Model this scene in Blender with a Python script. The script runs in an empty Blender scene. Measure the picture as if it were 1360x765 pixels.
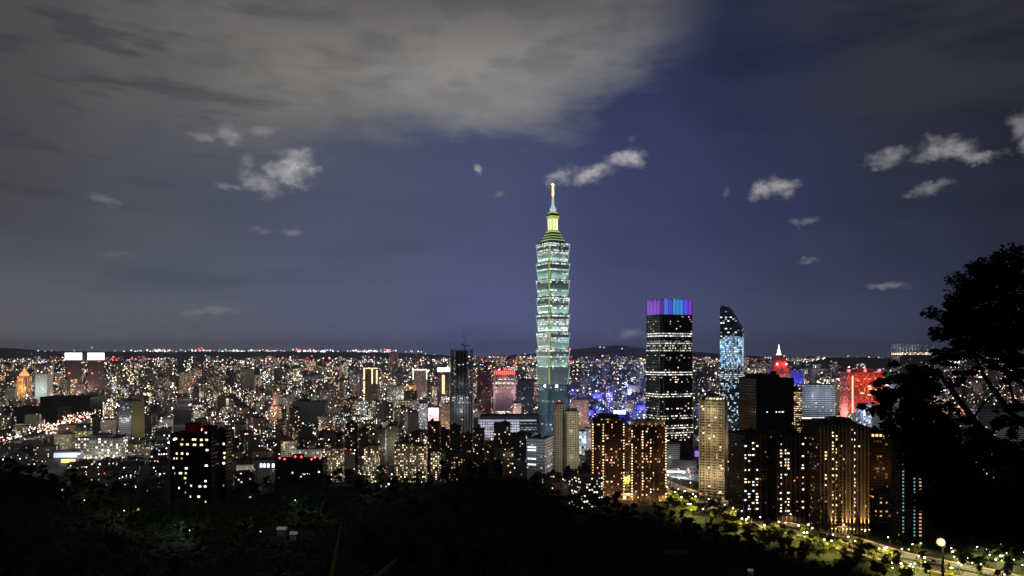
import bpy, math, random
from math import sin, cos, pi, radians, sqrt, atan, atan2
import numpy as np
R = random.Random(11)

# ------------------------------------------------------------------ camera, world, sun, exposure
F = 982.0            # focal length of the photograph in its own pixels (1360 wide)
CAMZ = 177.0
sc = bpy.context.scene
cam_d = bpy.data.cameras.new('camera'); cam = bpy.data.objects.new('camera', cam_d)
bpy.context.collection.objects.link(cam); sc.camera = cam
cam.location = (0, 0, CAMZ); cam.rotation_euler = (pi/2, 0, 0)
cam_d.sensor_width = 36; cam_d.lens = 36*F/1360
cam_d.shift_y = (470-382.5)/1360
cam_d.clip_start = 0.2; cam_d.clip_end = 120000
sc.view_settings.view_transform = 'Standard'; sc.view_settings.look = 'None'
sc.view_settings.exposure = 0; sc.view_settings.gamma = 1
sc.render.engine = 'CYCLES'
cy = sc.cycles
cy.use_denoising = True
try:
    cy.denoiser = 'OPENIMAGEDENOISE'; cy.denoising_input_passes = 'RGB_ALBEDO_NORMAL'
except Exception: pass
cy.max_bounces = 3; cy.diffuse_bounces = 1; cy.glossy_bounces = 2; cy.transparent_max_bounces = 4; cy.volume_bounces = 0
cy.sample_clamp_indirect = 0.6; cy.sample_clamp_direct = 20
cy.use_light_tree = True
cy.caustics_reflective = False; cy.caustics_refractive = False
cy.pixel_filter_type = 'BLACKMAN_HARRIS'; cy.filter_width = 1.6

def lin(c):
    return tuple(((v/255)/12.92 if v/255 <= .04045 else ((v/255+.055)/1.055)**2.4) for v in c)

class NT:
    """small helper to write node trees as expressions"""
    def __init__(s, nt): s.nt = nt; nt.nodes.clear()
    def n(s, t, **kw):
        x = s.nt.nodes.new(t)
        for k, v in kw.items(): setattr(x, k, v)
        return x
    def put(s, sock, v):
        if isinstance(v, bpy.types.NodeSocket): s.nt.links.new(v, sock)
        elif v is not None: sock.default_value = v
    def m(s, op, a, b=None, c=None, clamp=False):
        x = s.n('ShaderNodeMath', operation=op, use_clamp=clamp)
        s.put(x.inputs[0], a); s.put(x.inputs[1], b)
        if c is not None: s.put(x.inputs[2], c)
        return x.outputs[0]
    def vm(s, op, a, b=None):
        x = s.n('ShaderNodeVectorMath', operation=op); s.put(x.inputs[0], a)
        if b is not None: s.put(x.inputs[3 if op == 'SCALE' else 1], b)
        return x.outputs['Value'] if op in ('LENGTH', 'DOT_PRODUCT') else x.outputs[0]
    def comb(s, x, y, z=0.0):
        c = s.n('ShaderNodeCombineXYZ'); s.put(c.inputs[0], x); s.put(c.inputs[1], y); s.put(c.inputs[2], z); return c.outputs[0]
    def sep(s, v):
        c = s.n('ShaderNodeSeparateXYZ'); s.put(c.inputs[0], v); return c.outputs
    def noise(s, v, scale, detail=4, rough=.55, lac=2.0, col=False):
        x = s.n('ShaderNodeTexNoise'); s.put(x.inputs['Vector'], v); x.inputs['Scale'].default_value = scale
        x.inputs['Detail'].default_value = detail; x.inputs['Roughness'].default_value = rough; x.inputs['Lacunarity'].default_value = lac
        return x.outputs['Color' if col else 'Fac']
    def smooth(s, v, a, b, lo=0.0, hi=1.0):
        x = s.n('ShaderNodeMapRange', interpolation_type='SMOOTHSTEP'); s.put(x.inputs[0], v)
        for i, q in zip((1, 2, 3, 4), (a, b, lo, hi)): s.put(x.inputs[i], q)
        return x.outputs[0]
    def mix(s, f, a, b):
        x = s.n('ShaderNodeMix', data_type='RGBA'); s.put(x.inputs[0], f)
        for sock, v in ((x.inputs[6], a), (x.inputs[7], b)):
            s.put(sock, v if isinstance(v, bpy.types.NodeSocket) else (v[0], v[1], v[2], 1))
        return x.outputs[2]
    def ramp(s, f, pts, interp='LINEAR'):
        x = s.n('ShaderNodeValToRGB'); x.color_ramp.interpolation = interp; s.put(x.inputs[0], f)
        e = x.color_ramp.elements
        while len(e) < len(pts): e.new(.5)
        for k, (p, c) in enumerate(pts):
            e[k].position = p; e[k].color = (c, c, c, 1) if isinstance(c, float) else (*c, 1)
        return x.outputs[0]

# The sky is a function of direction: azimuth and height over the horizon
def sky_s(px): return atan((px-680)/F)
def sky_t(px, py): return (470-py)/sqrt(F*F+(px-680)**2)
def S01(px): return (sky_s(px)+.8)/1.6
world = bpy.data.worlds.new('World'); sc.world = world; world.use_nodes = True
w = NT(world.node_tree)
tc = w.n('ShaderNodeTexCoord').outputs['Generated']
dx, dy, dz = w.sep(tc)
hyp = w.m('SQRT', w.m('ADD', w.m('MULTIPLY', dx, dx), w.m('MULTIPLY', dy, dy)))
s_ = w.m('ARCTAN2', dx, dy)
t_ = w.m('DIVIDE', dz, w.m('MAXIMUM', hyp, .05))
st = w.comb(s_, t_)
s01 = w.m('DIVIDE', w.m('ADD', s_, .8), 1.6)
def row(cols): return w.ramp(s01, [(S01(p), lin(c)) for p, c in cols], 'EASE')
r_low = row([(0, (97,98,106)), (250, (93,97,111)), (480, (88,93,121)), (640, (84,90,133)), (900, (73,79,114)), (1100, (62,67,94)), (1360, (48,51,71))])
r_mid = row([(0, (66,67,76)), (250, (75,79,94)), (450, (78,83,105)), (650, (73,81,113)), (850, (57,65,100)), (1050, (48,54,84)), (1200, (41,45,63)), (1360, (33,36,50))])
r_top = row([(0, (62,60,62)), (400, (74,76,84)), (650, (60,68,98)), (850, (43,49,80)), (1000, (36,41,68)), (1200, (31,34,50)), (1360, (28,29,36))])
base = w.mix(w.smooth(t_, .02, .19), r_low, r_mid)
base = w.mix(w.smooth(t_, .2, .45), base, r_top)
# streaky thin layers low over the horizon
stv = w.comb(w.m('MULTIPLY', s_, 1.0), w.m('MULTIPLY', t_, 6.0))
streak = w.noise(stv, 2.6, 5, .5)
base = w.mix(w.m('MULTIPLY', w.smooth(streak, .45, .75), w.smooth(t_, .32, .05, 0.0, .42)), base, w.ramp(s01, [(S01(0), lin((96,92,92))), (S01(500), lin((86,88,112))), (S01(1360), lin((58,60,80)))]))
base = w.mix(w.m('MULTIPLY', w.smooth(streak, .50, .28), w.smooth(t_, .3, .08, 0.0, .35)), base, lin((46,50,72)))
# the big lit deck, upper left
warpn = w.noise(w.comb(w.m('MULTIPLY', s_, .8), w.m('MULTIPLY', t_, 1.8)), 3.2, 7, .58)
fine = w.noise(w.comb(w.m('MULTIPLY', s_, .9), w.m('MULTIPLY', t_, 2.2)), 9.0, 6, .6)
edge_pts = [(0, 232), (120, 226), (250, 202), (400, 180), (560, 152), (700, 150), (790, 128), (860, 98), (905, 74), (940, 40), (985, -60), (1360, -300)]
edge = w.ramp(s01, [(S01(p), float(sky_t(p, y))) for p, y in edge_pts])
dist = w.m('ADD', w.m('SUBTRACT', t_, edge), w.m('ADD', w.m('MULTIPLY', w.m('SUBTRACT', warpn, .5), .20), w.m('MULTIPLY', w.m('SUBTRACT', fine, .5), .16)))
softw = w.ramp(s01, [(S01(0), .15), (S01(250), .12), (S01(450), .06), (S01(620), .05), (S01(1000), .06)])
deck = w.smooth(dist, w.m('MULTIPLY', softw, -1.0), softw)
deckc = w.ramp(s01, [(S01(0), lin((80,79,79))), (S01(180), lin((98,97,95))), (S01(420), lin((130,128,123))), (S01(640), lin((150,148,144))), (S01(900), lin((128,128,130)))], 'EASE')
deckc = w.mix(w.smooth(t_, .34, .52), deckc, lin((88,86,86)))
deckc = w.mix(w.smooth(fine, .42, .66, 0.0, .42), deckc, lin((76,76,82)))
bands_ = w.noise(w.comb(w.m('MULTIPLY', s_, 1.0), w.m('MULTIPLY', t_, 5.0)), 7.0, 6, .58)
deckc = w.mix(w.m('MULTIPLY', w.smooth(bands_, .50, .64), w.smooth(s_, -.15, -.5, 0.0, .62)), deckc, lin((58,59,68)))
deckc = w.mix(w.smooth(warpn, .52, .72, 0.0, .3), deckc, lin((146,145,142)))
base = w.mix(w.m('MULTIPLY', deck, w.ramp(s01, [(S01(0), .75), (S01(350), .9), (S01(560), .97), (S01(740), .95), (S01(860), .85), (S01(925), .25), (S01(985), 0.0)])), base, deckc)
# dim grey veil, upper right, with darker blue holes
veil = w.noise(w.comb(w.m('MULTIPLY', s_, .55), w.m('MULTIPLY', t_, 1.9)), 5.2, 5, .52)
vr = w.m('MULTIPLY', w.smooth(s_, .16, .42), w.smooth(t_, .2, .32))
base = w.mix(w.m('MULTIPLY', w.smooth(veil, .42, .62), w.m('MULTIPLY', vr, .55)), base, lin((58,58,66)))
base = w.mix(w.m('MULTIPLY', w.smooth(veil, .48, .34), w.m('MULTIPLY', vr, .6)), base, lin((24,27,52)))
# single small lit clouds, each torn by noise
wv = w.noise(st, 26, 5, .62, col=True)
warped = w.vm('ADD', st, w.vm('SCALE', w.vm('SUBTRACT', wv, (.5, .5, .5)), .032))
wv2 = w.noise(st, 95, 4, .62, col=True)
warped = w.vm('ADD', warped, w.vm('SCALE', w.vm('SUBTRACT', wv2, (.5, .5, .5)), .010))
tear = w.noise(w.comb(w.m('MULTIPLY', s_, .8), w.m('MULTIPLY', t_, 1.3)), 42, 6, .6)
total = None
wisps = [(388,226,38,26,28,1.0),(348,240,30,16,-20,.62),(332,212,14,10,0,.35),(270,180,24,9,-10,.34),(306,182,22,13,0,.42),(345,172,26,8,10,.26),(304,245,16,6,0,.35),
         (744,236,26,14,10,.72),(785,228,42,14,6,.85),(828,214,30,14,0,.95),(842,187,4,8,-20,.18),(1012,252,20,11,15,.7),(1035,246,30,14,-10,.8),(1180,209,28,12,18,.52),(1230,206,22,9,15,.34),(1258,200,36,15,-12,.62),(1300,208,32,8,0,.5),
         (1232,250,28,8,6,.42),(1352,170,15,20,30,.45),(1364,195,12,16,0,.4),(1065,293,17,6,10,.36),(1073,346,15,5,0,.38),(1176,378,26,5,0,.3),(633,227,6,9,15,.62),(660,258,10,7,30,.42),(140,268,22,6,-8,.28),
         (835,446,30,6,0,.3),(282,411,40,5,0,.22),(388,308,18,5,0,.26),(352,306,14,5,0,.14),(160,336,30,4,0,.12),(962,257,5,7,0,.18)]
for (px, py, rx, ry, rot, br) in wisps:
    mp = w.n('ShaderNodeMapping', vector_type='TEXTURE'); w.put(mp.inputs['Vector'], warped)
    mp.inputs['Location'].default_value = (sky_s(px), sky_t(px, py), 0); mp.inputs['Rotation'].default_value = (0, 0, radians(rot))
    mp.inputs['Scale'].default_value = (rx/F*.92, ry/F*.92, 100)
    g = w.smooth(w.m('ADD', w.vm('LENGTH', mp.outputs[0]), w.m('MULTIPLY', w.m('SUBTRACT', .50, tear), 1.8)), 1.25, .0, 0.0, br)
    total = g if total is None else w.m('MAXIMUM', total, g)
total = w.m('MULTIPLY', w.m('MULTIPLY', total, w.smooth(tear, .32, .62, .55, 1.05)), w.smooth(w.noise(st, 120, 3, .6), .3, .65, .78, 1.05))
base = w.mix(total, base, lin((172,170,172)))
# under the horizon: plain dark ground glow
base = w.mix(w.smooth(t_, -.01, -.06), base, (.012, .012, .018))
# sky darkened overhead and behind the viewer, out of view, to dim the hillside
base = w.mix(w.m('MAXIMUM', w.smooth(t_, .62, 1.3), w.smooth(w.m('ABSOLUTE', s_), 1.0, 1.7)), base, (.010, .011, .016))
bg = w.n('ShaderNodeBackground'); w.put(bg.inputs[0], base); bg.inputs[1].default_value = 1.0
wo = w.n('ShaderNodeOutputWorld'); w.nt.links.new(bg.outputs[0], wo.inputs[0])
try: world.cycles.sampling_method = 'MANUAL'; world.cycles.sample_map_resolution = 256
except Exception: pass

sun_d = bpy.data.lights.new('fill_sun', 'SUN'); sun_d.energy = 0.045; sun_d.angle = radians(8); sun_d.color = (.93, .96, 1)  # unseen weak sun added to lift the walls facing the viewer
sun = bpy.data.objects.new('fill_sun', sun_d); bpy.context.collection.objects.link(sun)
sun.rotation_euler = (radians(48), 0, radians(-28)); sun.location = (0, 0, 400)

# ------------------------------------------------------------------ helpers
COL = bpy.context.scene.collection
MATS = {}
def mat(name, col=(.3,.3,.3), rough=.7, metal=0.0, em=None, es=0.0, vary=0.0, vscale=1.0, sample=False, spec=.5):
    if name in MATS: return MATS[name]
    m = bpy.data.materials.new(name); m.use_nodes = True; n = NT(m.node_tree)
    b = n.n('ShaderNodeBsdfPrincipled'); o = n.n('ShaderNodeOutputMaterial'); n.nt.links.new(b.outputs[0], o.inputs[0])
    if vary:
        co = n.n('ShaderNodeTexCoord').outputs['Object']
        f = n.noise(co, vscale, 4, .6)
        n.put(b.inputs['Base Color'], n.mix(f, tuple(c*(1-vary) for c in col), tuple(min(1, c*(1+vary)) for c in col)))
    else: b.inputs['Base Color'].default_value = (*col, 1)
    b.inputs['Roughness'].default_value = rough; b.inputs['Metallic'].default_value = metal
    b.inputs['Specular IOR Level'].default_value = spec
    if em: b.inputs['Emission Color'].default_value = (*em, 1); b.inputs['Emission Strength'].default_value = es
    if not sample:
        m.cycles.emission_sampling = 'NONE'
    MATS[name] = m; return m

def mat_facade():
    m = bpy.data.materials.new('facade'); m.use_nodes = True; n = NT(m.node_tree)
    uv = n.n('ShaderNodeUVMap').outputs[0]
    u, v, _ = n.sep(uv)
    def attr(nm): a = n.n('ShaderNodeAttribute', attribute_name=nm); return a
    fa = attr('fa').outputs['Color']; fb = n.sep(attr('fb').outputs['Vector']); fc = n.sep(attr('fc').outputs['Vector'])
    fu = n.m('FLOOR', u); fv = n.m('FLOOR', v)
    wn = n.n('ShaderNodeTexWhiteNoise', noise_dimensions='2D'); n.put(wn.inputs['Vector'], n.comb(n.m('ADD', fu, .5), n.m('ADD', fv, .5)))
    wc = n.sep(wn.outputs['Color'])
    wr = n.n('ShaderNodeTexWhiteNoise', noise_dimensions='1D'); n.put(wr.inputs['W'], n.m('ADD', fv, n.m('MULTIPLY', n.m('FLOOR', n.m('DIVIDE', u, 300.0)), 31.3)))
    nn = n.m('ADD', n.m('MULTIPLY', wn.outputs['Value'], n.m('SUBTRACT', 1.0, fc[2])), n.m('MULTIPLY', wr.outputs['Value'], fc[2]))
    lit = n.m('LESS_THAN', nn, fb[0])
    # some windows are wider or have the blind half drawn
    ww = n.m('MULTIPLY', fc[0], n.m('ADD', .8, n.m('MULTIPLY', wc[2], .3)))
    mu = n.m('LESS_THAN', n.m('ABSOLUTE', n.m('SUBTRACT', n.m('FRACT', u), .5)), n.m('MULTIPLY', ww, .5))
    mv = n.m('LESS_THAN', n.m('ABSOLUTE', n.m('SUBTRACT', n.m('FRACT', v), .52)), n.m('MULTIPLY', fc[1], .5))
    mask = n.m('MULTIPLY', mu, mv)
    tint = n.m('ADD', fb[1], n.m('MULTIPLY', n.m('SUBTRACT', wc[0], .5), .34), clamp=True)
    col = n.ramp(tint, [(0, (1,.36,.12)), (.2, (1,.62,.32)), (.36, (1,.84,.60)), (.5, (1,.97,.90)), (.64, (.80,.95,1)), (.8, (.30,.68,1)), (1, (.12,.12,1))])
    stg = n.m('MULTIPLY', fb[2], n.m('ADD', .22, n.m('MULTIPLY', n.m('POWER', wc[1], 2.0), 1.7)))
    es = n.m('MULTIPLY', n.m('MULTIPLY', lit, mask), stg)
    co = n.n('ShaderNodeTexCoord').outputs['Object']
    dirt = n.noise(n.vm('MULTIPLY', co, (.05, .05, .012)), 3.0, 4, .6)
    wall = n.mix(dirt, n.vm('SCALE', fa, .72), n.vm('SCALE', fa, 1.18))
    b = n.n('ShaderNodeBsdfPrincipled'); o = n.n('ShaderNodeOutputMaterial'); n.nt.links.new(b.outputs[0], o.inputs[0])
    n.put(b.inputs['Base Color'], n.mix(mask, wall, (.022, .026, .032)))
    n.put(b.inputs['Roughness'], n.m('SUBTRACT', .8, n.m('MULTIPLY', mask, .62))); n.put(b.inputs['Specular IOR Level'], n.m('ADD', .03, n.m('MULTIPLY', mask, .45)))
    n.put(b.inputs['Emission Color'], col); n.put(b.inputs['Emission Strength'], es)
    m.cycles.emission_sampling = 'NONE'
    return m
def mat_roof():
    m = bpy.data.materials.new('roof'); m.use_nodes = True; n = NT(m.node_tree)
    a = n.n('ShaderNodeAttribute', attribute_name='fa').outputs['Color']
    co = n.n('ShaderNodeTexCoord').outputs['Object']
    f = n.noise(co, .15, 4, .6)
    b = n.n('ShaderNodeBsdfPrincipled'); o = n.n('ShaderNodeOutputMaterial'); n.nt.links.new(b.outputs[0], o.inputs[0])
    n.put(b.inputs['Base Color'], n.mix(f, n.vm('SCALE', a, .3), n.vm('SCALE', a, .65))); b.inputs['Roughness'].default_value = .9; b.inputs['Specular IOR Level'].default_value = .02
    return m
def mat_lights():
    m = bpy.data.materials.new('lamp_glow'); m.use_nodes = True; n = NT(m.node_tree)
    a = n.n('ShaderNodeAttribute', attribute_name='fa').outputs['Color']; b_ = n.sep(n.n('ShaderNodeAttribute', attribute_name='fb').outputs['Vector'])
    e = n.n('ShaderNodeEmission'); n.put(e.inputs[0], a); n.put(e.inputs[1], b_[0])
    o = n.n('ShaderNodeOutputMaterial'); n.nt.links.new(e.outputs[0], o.inputs[0]); m.cycles.emission_sampling = 'NONE'
    return m
FAC = mat_facade(); ROOF = mat_roof(); GLOW = mat_lights()
WARM = (1, .72, .38); YEL = (1, .82, .5); WHT = (1, .97, .9); COOL = (.75, .9, 1); RED = (1, .05, .04)

def link(o): COL.objects.link(o); return o
def tag(o, label=None, cat=None, group=None, kind=None):
    if label: o['label'] = label
    if cat: o['category'] = cat
    if group: o['group'] = group
    if kind: o['kind'] = kind
    return o
def empty(name, loc=(0,0,0), rz=0):
    o = link(bpy.data.objects.new(name, None)); o.location = loc; o.rotation_euler = (0, 0, rz); o.empty_display_size = 1; return o

class MB:
    def __init__(s): s.v = []; s.f = []; s.mi = []; s.uv = []; s.fa = []; s.fb = []; s.fc = []
    def face(s, pts, mi=0, uv=None, fa=(.3,.3,.3), fb=(0,0,0), fc=(.6,.5,0)):
        i = len(s.v); s.v += [tuple(p) for p in pts]; s.f.append(tuple(range(i, i+len(pts)))); s.mi.append(mi)
        s.uv += (uv if uv else [(0,0)]*len(pts)); s.fa.append(fa); s.fb.append(fb); s.fc.append(fc)
    def prism(s, poly, z0, z1, top=None, fa=(.3,.3,.3), fb=(0,.4,3), fc=(.55,.5,0), bay=3.2, fl=3.3, bands=None, cap=True, bot=False, roofc=None, seed=None, wall_mi=0, roof_mi=1):
        """a vertical prism over a counter-clockwise footprint; walls carry window coordinates; bands = [(za, zb, fb, fc or None)]"""
        top = top or poly; n = len(poly)
        so = (seed if seed is not None else R.randrange(0, 900)); vo = R.randrange(0, 300)
        cuts = sorted({z0, z1} | {min(max(z, z0), z1) for b in (bands or []) for z in b[:2]})
        def at(k, z):
            t = (z-z0)/(z1-z0); a = poly[k % n]; b = top[k % n]
            return (a[0]+(b[0]-a[0])*t, a[1]+(b[1]-a[1])*t, z)
        per = 0
        for k in range(n):
            a, b = poly[k], poly[(k+1) % n]; L = sqrt((a[0]-b[0])**2+(a[1]-b[1])**2); nb = max(1, round(L/bay)) if L > bay*.45 else 1
            fbk = None if L > bay*.45 else (0, 0, 0)
            for c0, c1 in zip(cuts[:-1], cuts[1:]):
                if c1-c0 < 1e-6: continue
                q, qc = fb, fc
                for bd in (bands or []):
                    if bd[0]-1e-6 <= c0 and c1 <= bd[1]+1e-6: q = bd[2]; qc = bd[3] if len(bd) > 3 and bd[3] else fc
                u0, u1 = so+per, so+per+nb; v0, v1 = vo+c0/fl, vo+c1/fl
                s.face([at(k, c0), at(k+1, c0), at(k+1, c1), at(k, c1)], wall_mi, [(u0,v0),(u1,v0),(u1,v1),(u0,v1)], fa, fbk or q, qc)
            per += nb+1
        if cap: s.face([(p[0], p[1], z1) for p in top], roof_mi, None, roofc or fa)
        if bot: s.face([(p[0], p[1], z0) for p in reversed(poly)], roof_mi, None, roofc or fa)
    def box(s, cx, cy, z0, sx, sy, h, mi=0, rz=0, fa=(.3,.3,.3), fb=(0,0,0), bot=True):
        p = rect(sx, sy, cx, cy, rz); n = 4
        for k in range(4):
            a, b = p[k], p[(k+1) % 4]; s.face([(*a, z0), (*b, z0), (*b, z0+h), (*a, z0+h)], mi, None, fa, fb)
        s.face([(*q, z0+h) for q in p], mi, None, fa, fb)
        if bot: s.face([(*q, z0) for q in reversed(p)], mi, None, fa, fb)
    def tube(s, pts, rad, sides=6, mi=0, fa=(.3,.3,.3), fb=(0,0,0), cap=True):
        """tapered tube along points; rad a number or a list"""
        rad = rad if isinstance(rad, (list, tuple)) else [rad]*len(pts)
        rings = []
        for i, p in enumerate(pts):
            a = pts[max(0, i-1)]; b = pts[min(len(pts)-1, i+1)]
            d = np.array(b, float)-np.array(a, float); d /= (np.linalg.norm(d)+1e-9)
            h = np.array((0,0,1.)) if abs(d[2]) < .9 else np.array((1.,0,0))
            x = np.cross(d, h); x /= np.linalg.norm(x); y = np.cross(d, x)
            rings.append([tuple(np.array(p)+rad[i]*(cos(2*pi*k/sides)*x+sin(2*pi*k/sides)*y)) for k in range(sides)])
        for i in range(len(rings)-1):
            for k in range(sides):
                k2 = (k+1) % sides; s.face([rings[i][k], rings[i+1][k], rings[i+1][k2], rings[i][k2]], mi, None, fa, fb)
        if cap:
            s.face(rings[0], mi, None, fa, fb); s.face(list(reversed(rings[-1])), mi, None, fa, fb)
    def lathe(s, prof, cx=0, cy=0, sides=16, mi=0, fa=(.3,.3,.3), fb=(0,0,0)):
        """prof = [(radius, z)]"""
        for (r0, z0), (r1, z1) in zip(prof[:-1], prof[1:]):
            for k in range(sides):
                a, b = 2*pi*k/sides, 2*pi*(k+1)/sides
                q = [(cx+r0*cos(a), cy+r0*sin(a), z0), (cx+r0*cos(b), cy+r0*sin(b), z0), (cx+r1*cos(b), cy+r1*sin(b), z1), (cx+r1*cos(a), cy+r1*sin(a), z1)]
                if r0 < 1e-4: q = q[1:]
                elif r1 < 1e-4: q = q[:3]
                s.face(q, mi, None, fa, fb)
    def octa(s, c, r, fa, st, mi=0):
        x, y, z = c; P = [(x+r,y,z),(x,y+r,z),(x-r,y,z),(x,y-r,z),(x,y,z+r),(x,y,z-r)]
        for k in range(4):
            s.face([P[k], P[(k+1)%4], P[4]], mi, None, fa, (st,0,0)); s.face([P[(k+1)%4], P[k], P[5]], mi, None, fa, (st,0,0))
    def mesh(s, name, mats):
        me = bpy.data.meshes.new(name); me.from_pydata(s.v, [], s.f)
        me.polygons.foreach_set('material_index', s.mi)
        uvl = me.uv_layers.new(name='UVMap'); uvl.data.foreach_set('uv', [c for q in s.uv for c in q])
        a = me.attributes.new('fa', 'FLOAT_COLOR', 'FACE'); a.data.foreach_set('color', [c for q in s.fa for c in (*q, 1)])
        a = me.attributes.new('fb', 'FLOAT_VECTOR', 'FACE'); a.data.foreach_set('vector', [float(c) for q in s.fb for c in q])
        a = me.attributes.new('fc', 'FLOAT_VECTOR', 'FACE'); a.data.foreach_set('vector', [float(c) for q in s.fc for c in q])
        for m in (mats if isinstance(mats, (list, tuple)) else [mats]): me.materials.append(m)
        return me
    def build(s, name, mats=None, parent=None, loc=(0,0,0), rz=0):
        o = link(bpy.data.objects.new(name, s.mesh(name, mats or [FAC, ROOF]))); o.location = loc; o.rotation_euler = (0,0,rz)
        if parent: o.parent = parent
        return o
def rect(w_, d_, cx=0, cy=0, rz=0):
    c, s = cos(rz), sin(rz)
    return [(cx+c*x-s*y, cy+s*x+c*y) for x, y in ((-w_/2,-d_/2),(w_/2,-d_/2),(w_/2,d_/2),(-w_/2,d_/2))]
def Xp(px, Y): return (px-680)*Y/F
def Zp(py, Y): return CAMZ-(py-470)*Y/F
def Yg(py): return F*CAMZ/(py-470)
def lamp(name, loc, power, col, parent=None, kind='POINT', size=.5, rot=None, spot=None, blend=.6):
    d = bpy.data.lights.new(name, kind); d.energy = power; d.color = col
    if kind in ('POINT', 'SPOT'): d.shadow_soft_size = size
    if spot: d.spot_size = spot; d.spot_blend = blend
    o = link(bpy.data.objects.new(name, d)); o.location = loc
    if rot: o.rotation_euler = rot
    if parent: o.parent = parent
    return o
_wm = {}
def win_mesh(key, sx, sz):
    k = (key, round(sx,2), round(sz,2))
    if k not in _wm:
        col = {'warm': (1,.62,.28), 'yel': (1,.80,.46), 'wht': (1,.95,.84), 'cool': (.72,.93,1), 'red': (1,.3,.2), 'teal': (.35,.8,.85), 'pink': (1,.45,.38), 'dim': (1,.66,.34), 'amb': (1,.55,.2)}[key]
        st = {'warm': 2.2, 'yel': 2.6, 'wht': 2.4, 'cool': 2.2, 'red': 1.5, 'teal': .55, 'pink': .9, 'dim': .6, 'amb': 1.6}[key]
        b = MB(); b.box(0, 0, -sz/2, sx, .16, sz)
        _wm[k] = b.mesh('window', mat('lit_window_'+key, (.1,.1,.1), .3, em=col, es=st))
    return _wm[k]
HAZE = 2.6e-5
# ------------------------------------------------------------------ the setting: ground, far hills, hillside
def struct(o): o['kind'] = 'structure'; return o
g = MB(); g.face([(-40000,-3000,0),(40000,-3000,0),(40000,40000,0),(-40000,40000,0)])
struct(g.build('ground', mat('city_ground', (.04,.038,.036), .9, vary=.4, vscale=.02, spec=.02)))

def ridge(name, pts, Y, depth, seed, nseg=160, col=(.03,.04,.03)):
    """a range of hills: crest heights from its skyline, rounded down to the plain in front and behind"""
    rr = random.Random(seed); b = MB(); x0, x1 = pts[0][0], pts[-1][0]
    ph = [rr.uniform(0, 6.3) for _ in range(8)]
    rows = 9; G = []
    for i in range(nseg+1):
        px = x0+(x1-x0)*i/nseg
        py = np.interp(px, [p[0] for p in pts], [p[1] for p in pts])
        z = max(0, Zp(py, Y)); cr = []
        for j in range(rows):
            t = j/(rows-1)*2-1
            zz = z*(1-t*t)**1.0*(1+.05*sin(px*.07+ph[0]+t*3)+.04*sin(px*.19+ph[1]-t*5)) if j != (rows-1)//2 else z+4*sin(px*.3+ph[2])+3*sin(px*.71+ph[3])
            cr.append((Xp(px, Y)+rr.uniform(-20,20), Y+t*depth, max(zz, -1) if abs(t) < 1 else -2))
        G.append(cr)
    for i in range(nseg):
        for j in range(rows-1): b.face([G[i][j], G[i+1][j], G[i+1][j+1], G[i][j+1]])
    return struct(b.build(name, mat('wooded_hill', col, .9, vary=.4, vscale=.004, spec=.02)))
ridge('hills', [(-350,466),(-60,463),(10,462),(60,466),(120,467),(240,467),(330,466),(430,467),(520,468),(580,471),(640,476),(700,478)], 16500, 1900, 3)
ridge('hills', [(560,476),(640,473),(730,469),(770,463),(815,459),(850,462),(900,466),(960,470),(1010,474),(1080,474)], 21000, 2500, 4)
ridge('hills', [(1020,478),(1070,481),(1110,476),(1150,474),(1200,479),(1260,482),(1330,478),(1420,470),(1700,462)], 6800, 900, 5)

contour = [(-700,560),(-300,580),(0,603),(60,614),(110,632),(170,650),(235,662),(310,650),(345,634),(420,626),(450,624),(520,630),(560,628),(600,616),(640,612),(680,622),(720,640),(770,658),(850,672),(900,684),(960,706),(1020,722),(1100,740),(1150,752),(1190,770),(1260,800),(1500,850),(2200,900)]
def cpy(px): return float(np.interp(px, [c[0] for c in contour], [c[1] for c in contour]))
YC = 410.0
def gz(x, y):
    """height of the wooded hillside"""
    yy = max(y, 50.0); px = 680+F*x/yy
    c = (cpy(px-14)+cpy(px)+cpy(px+14))/3+(17 if px < 640 else 15)
    hc = CAMZ-(c-470)/F*YC
    wob = 2.2*sin(x*.045+1)*sin(y*.031)+1.2*sin(x*.11)*cos(y*.083)
    if y <= YC:
        t = max(y, 0)/YC; z = 175.2+(hc-175.2)*t-27*sin(pi*min(1, t))**.8+wob*min(1, t*3)*(1-t)
        if y < 0: z = 175.2+y*.02
        return z
    t = min(1, (y-YC)/135.0); return hc*(1-t)**1.25*(1-.15*t)-3*t
xs = sorted(set([round(v, 2) for v in list(np.linspace(-520, 520, 121)) + list(np.linspace(-30, 30, 25))]))
ys = sorted(set([round(v, 2) for v in [-40,-15,-5,0,2,4,7,11,16,22,30,40,52,66,82] + list(np.linspace(100, 545, 68))]))
b = MB(); b.v = [(x, y, gz(x, y)) for y in ys for x in xs]; nx = len(xs)
for j in range(len(ys)-1):
    for i in range(nx-1):
        q = j*nx+i; b.f.append((q, q+1, q+nx+1, q+nx)); b.mi.append(0); b.uv += [(0,0)]*4; b.fa.append((.1,.1,.1)); b.fb.append((0,0,0)); b.fc.append((0,0,0))
hill = struct(b.build('hillside', mat('forest_floor', (.012,.014,.008), .95, vary=.5, vscale=.3, spec=.05)))

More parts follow.
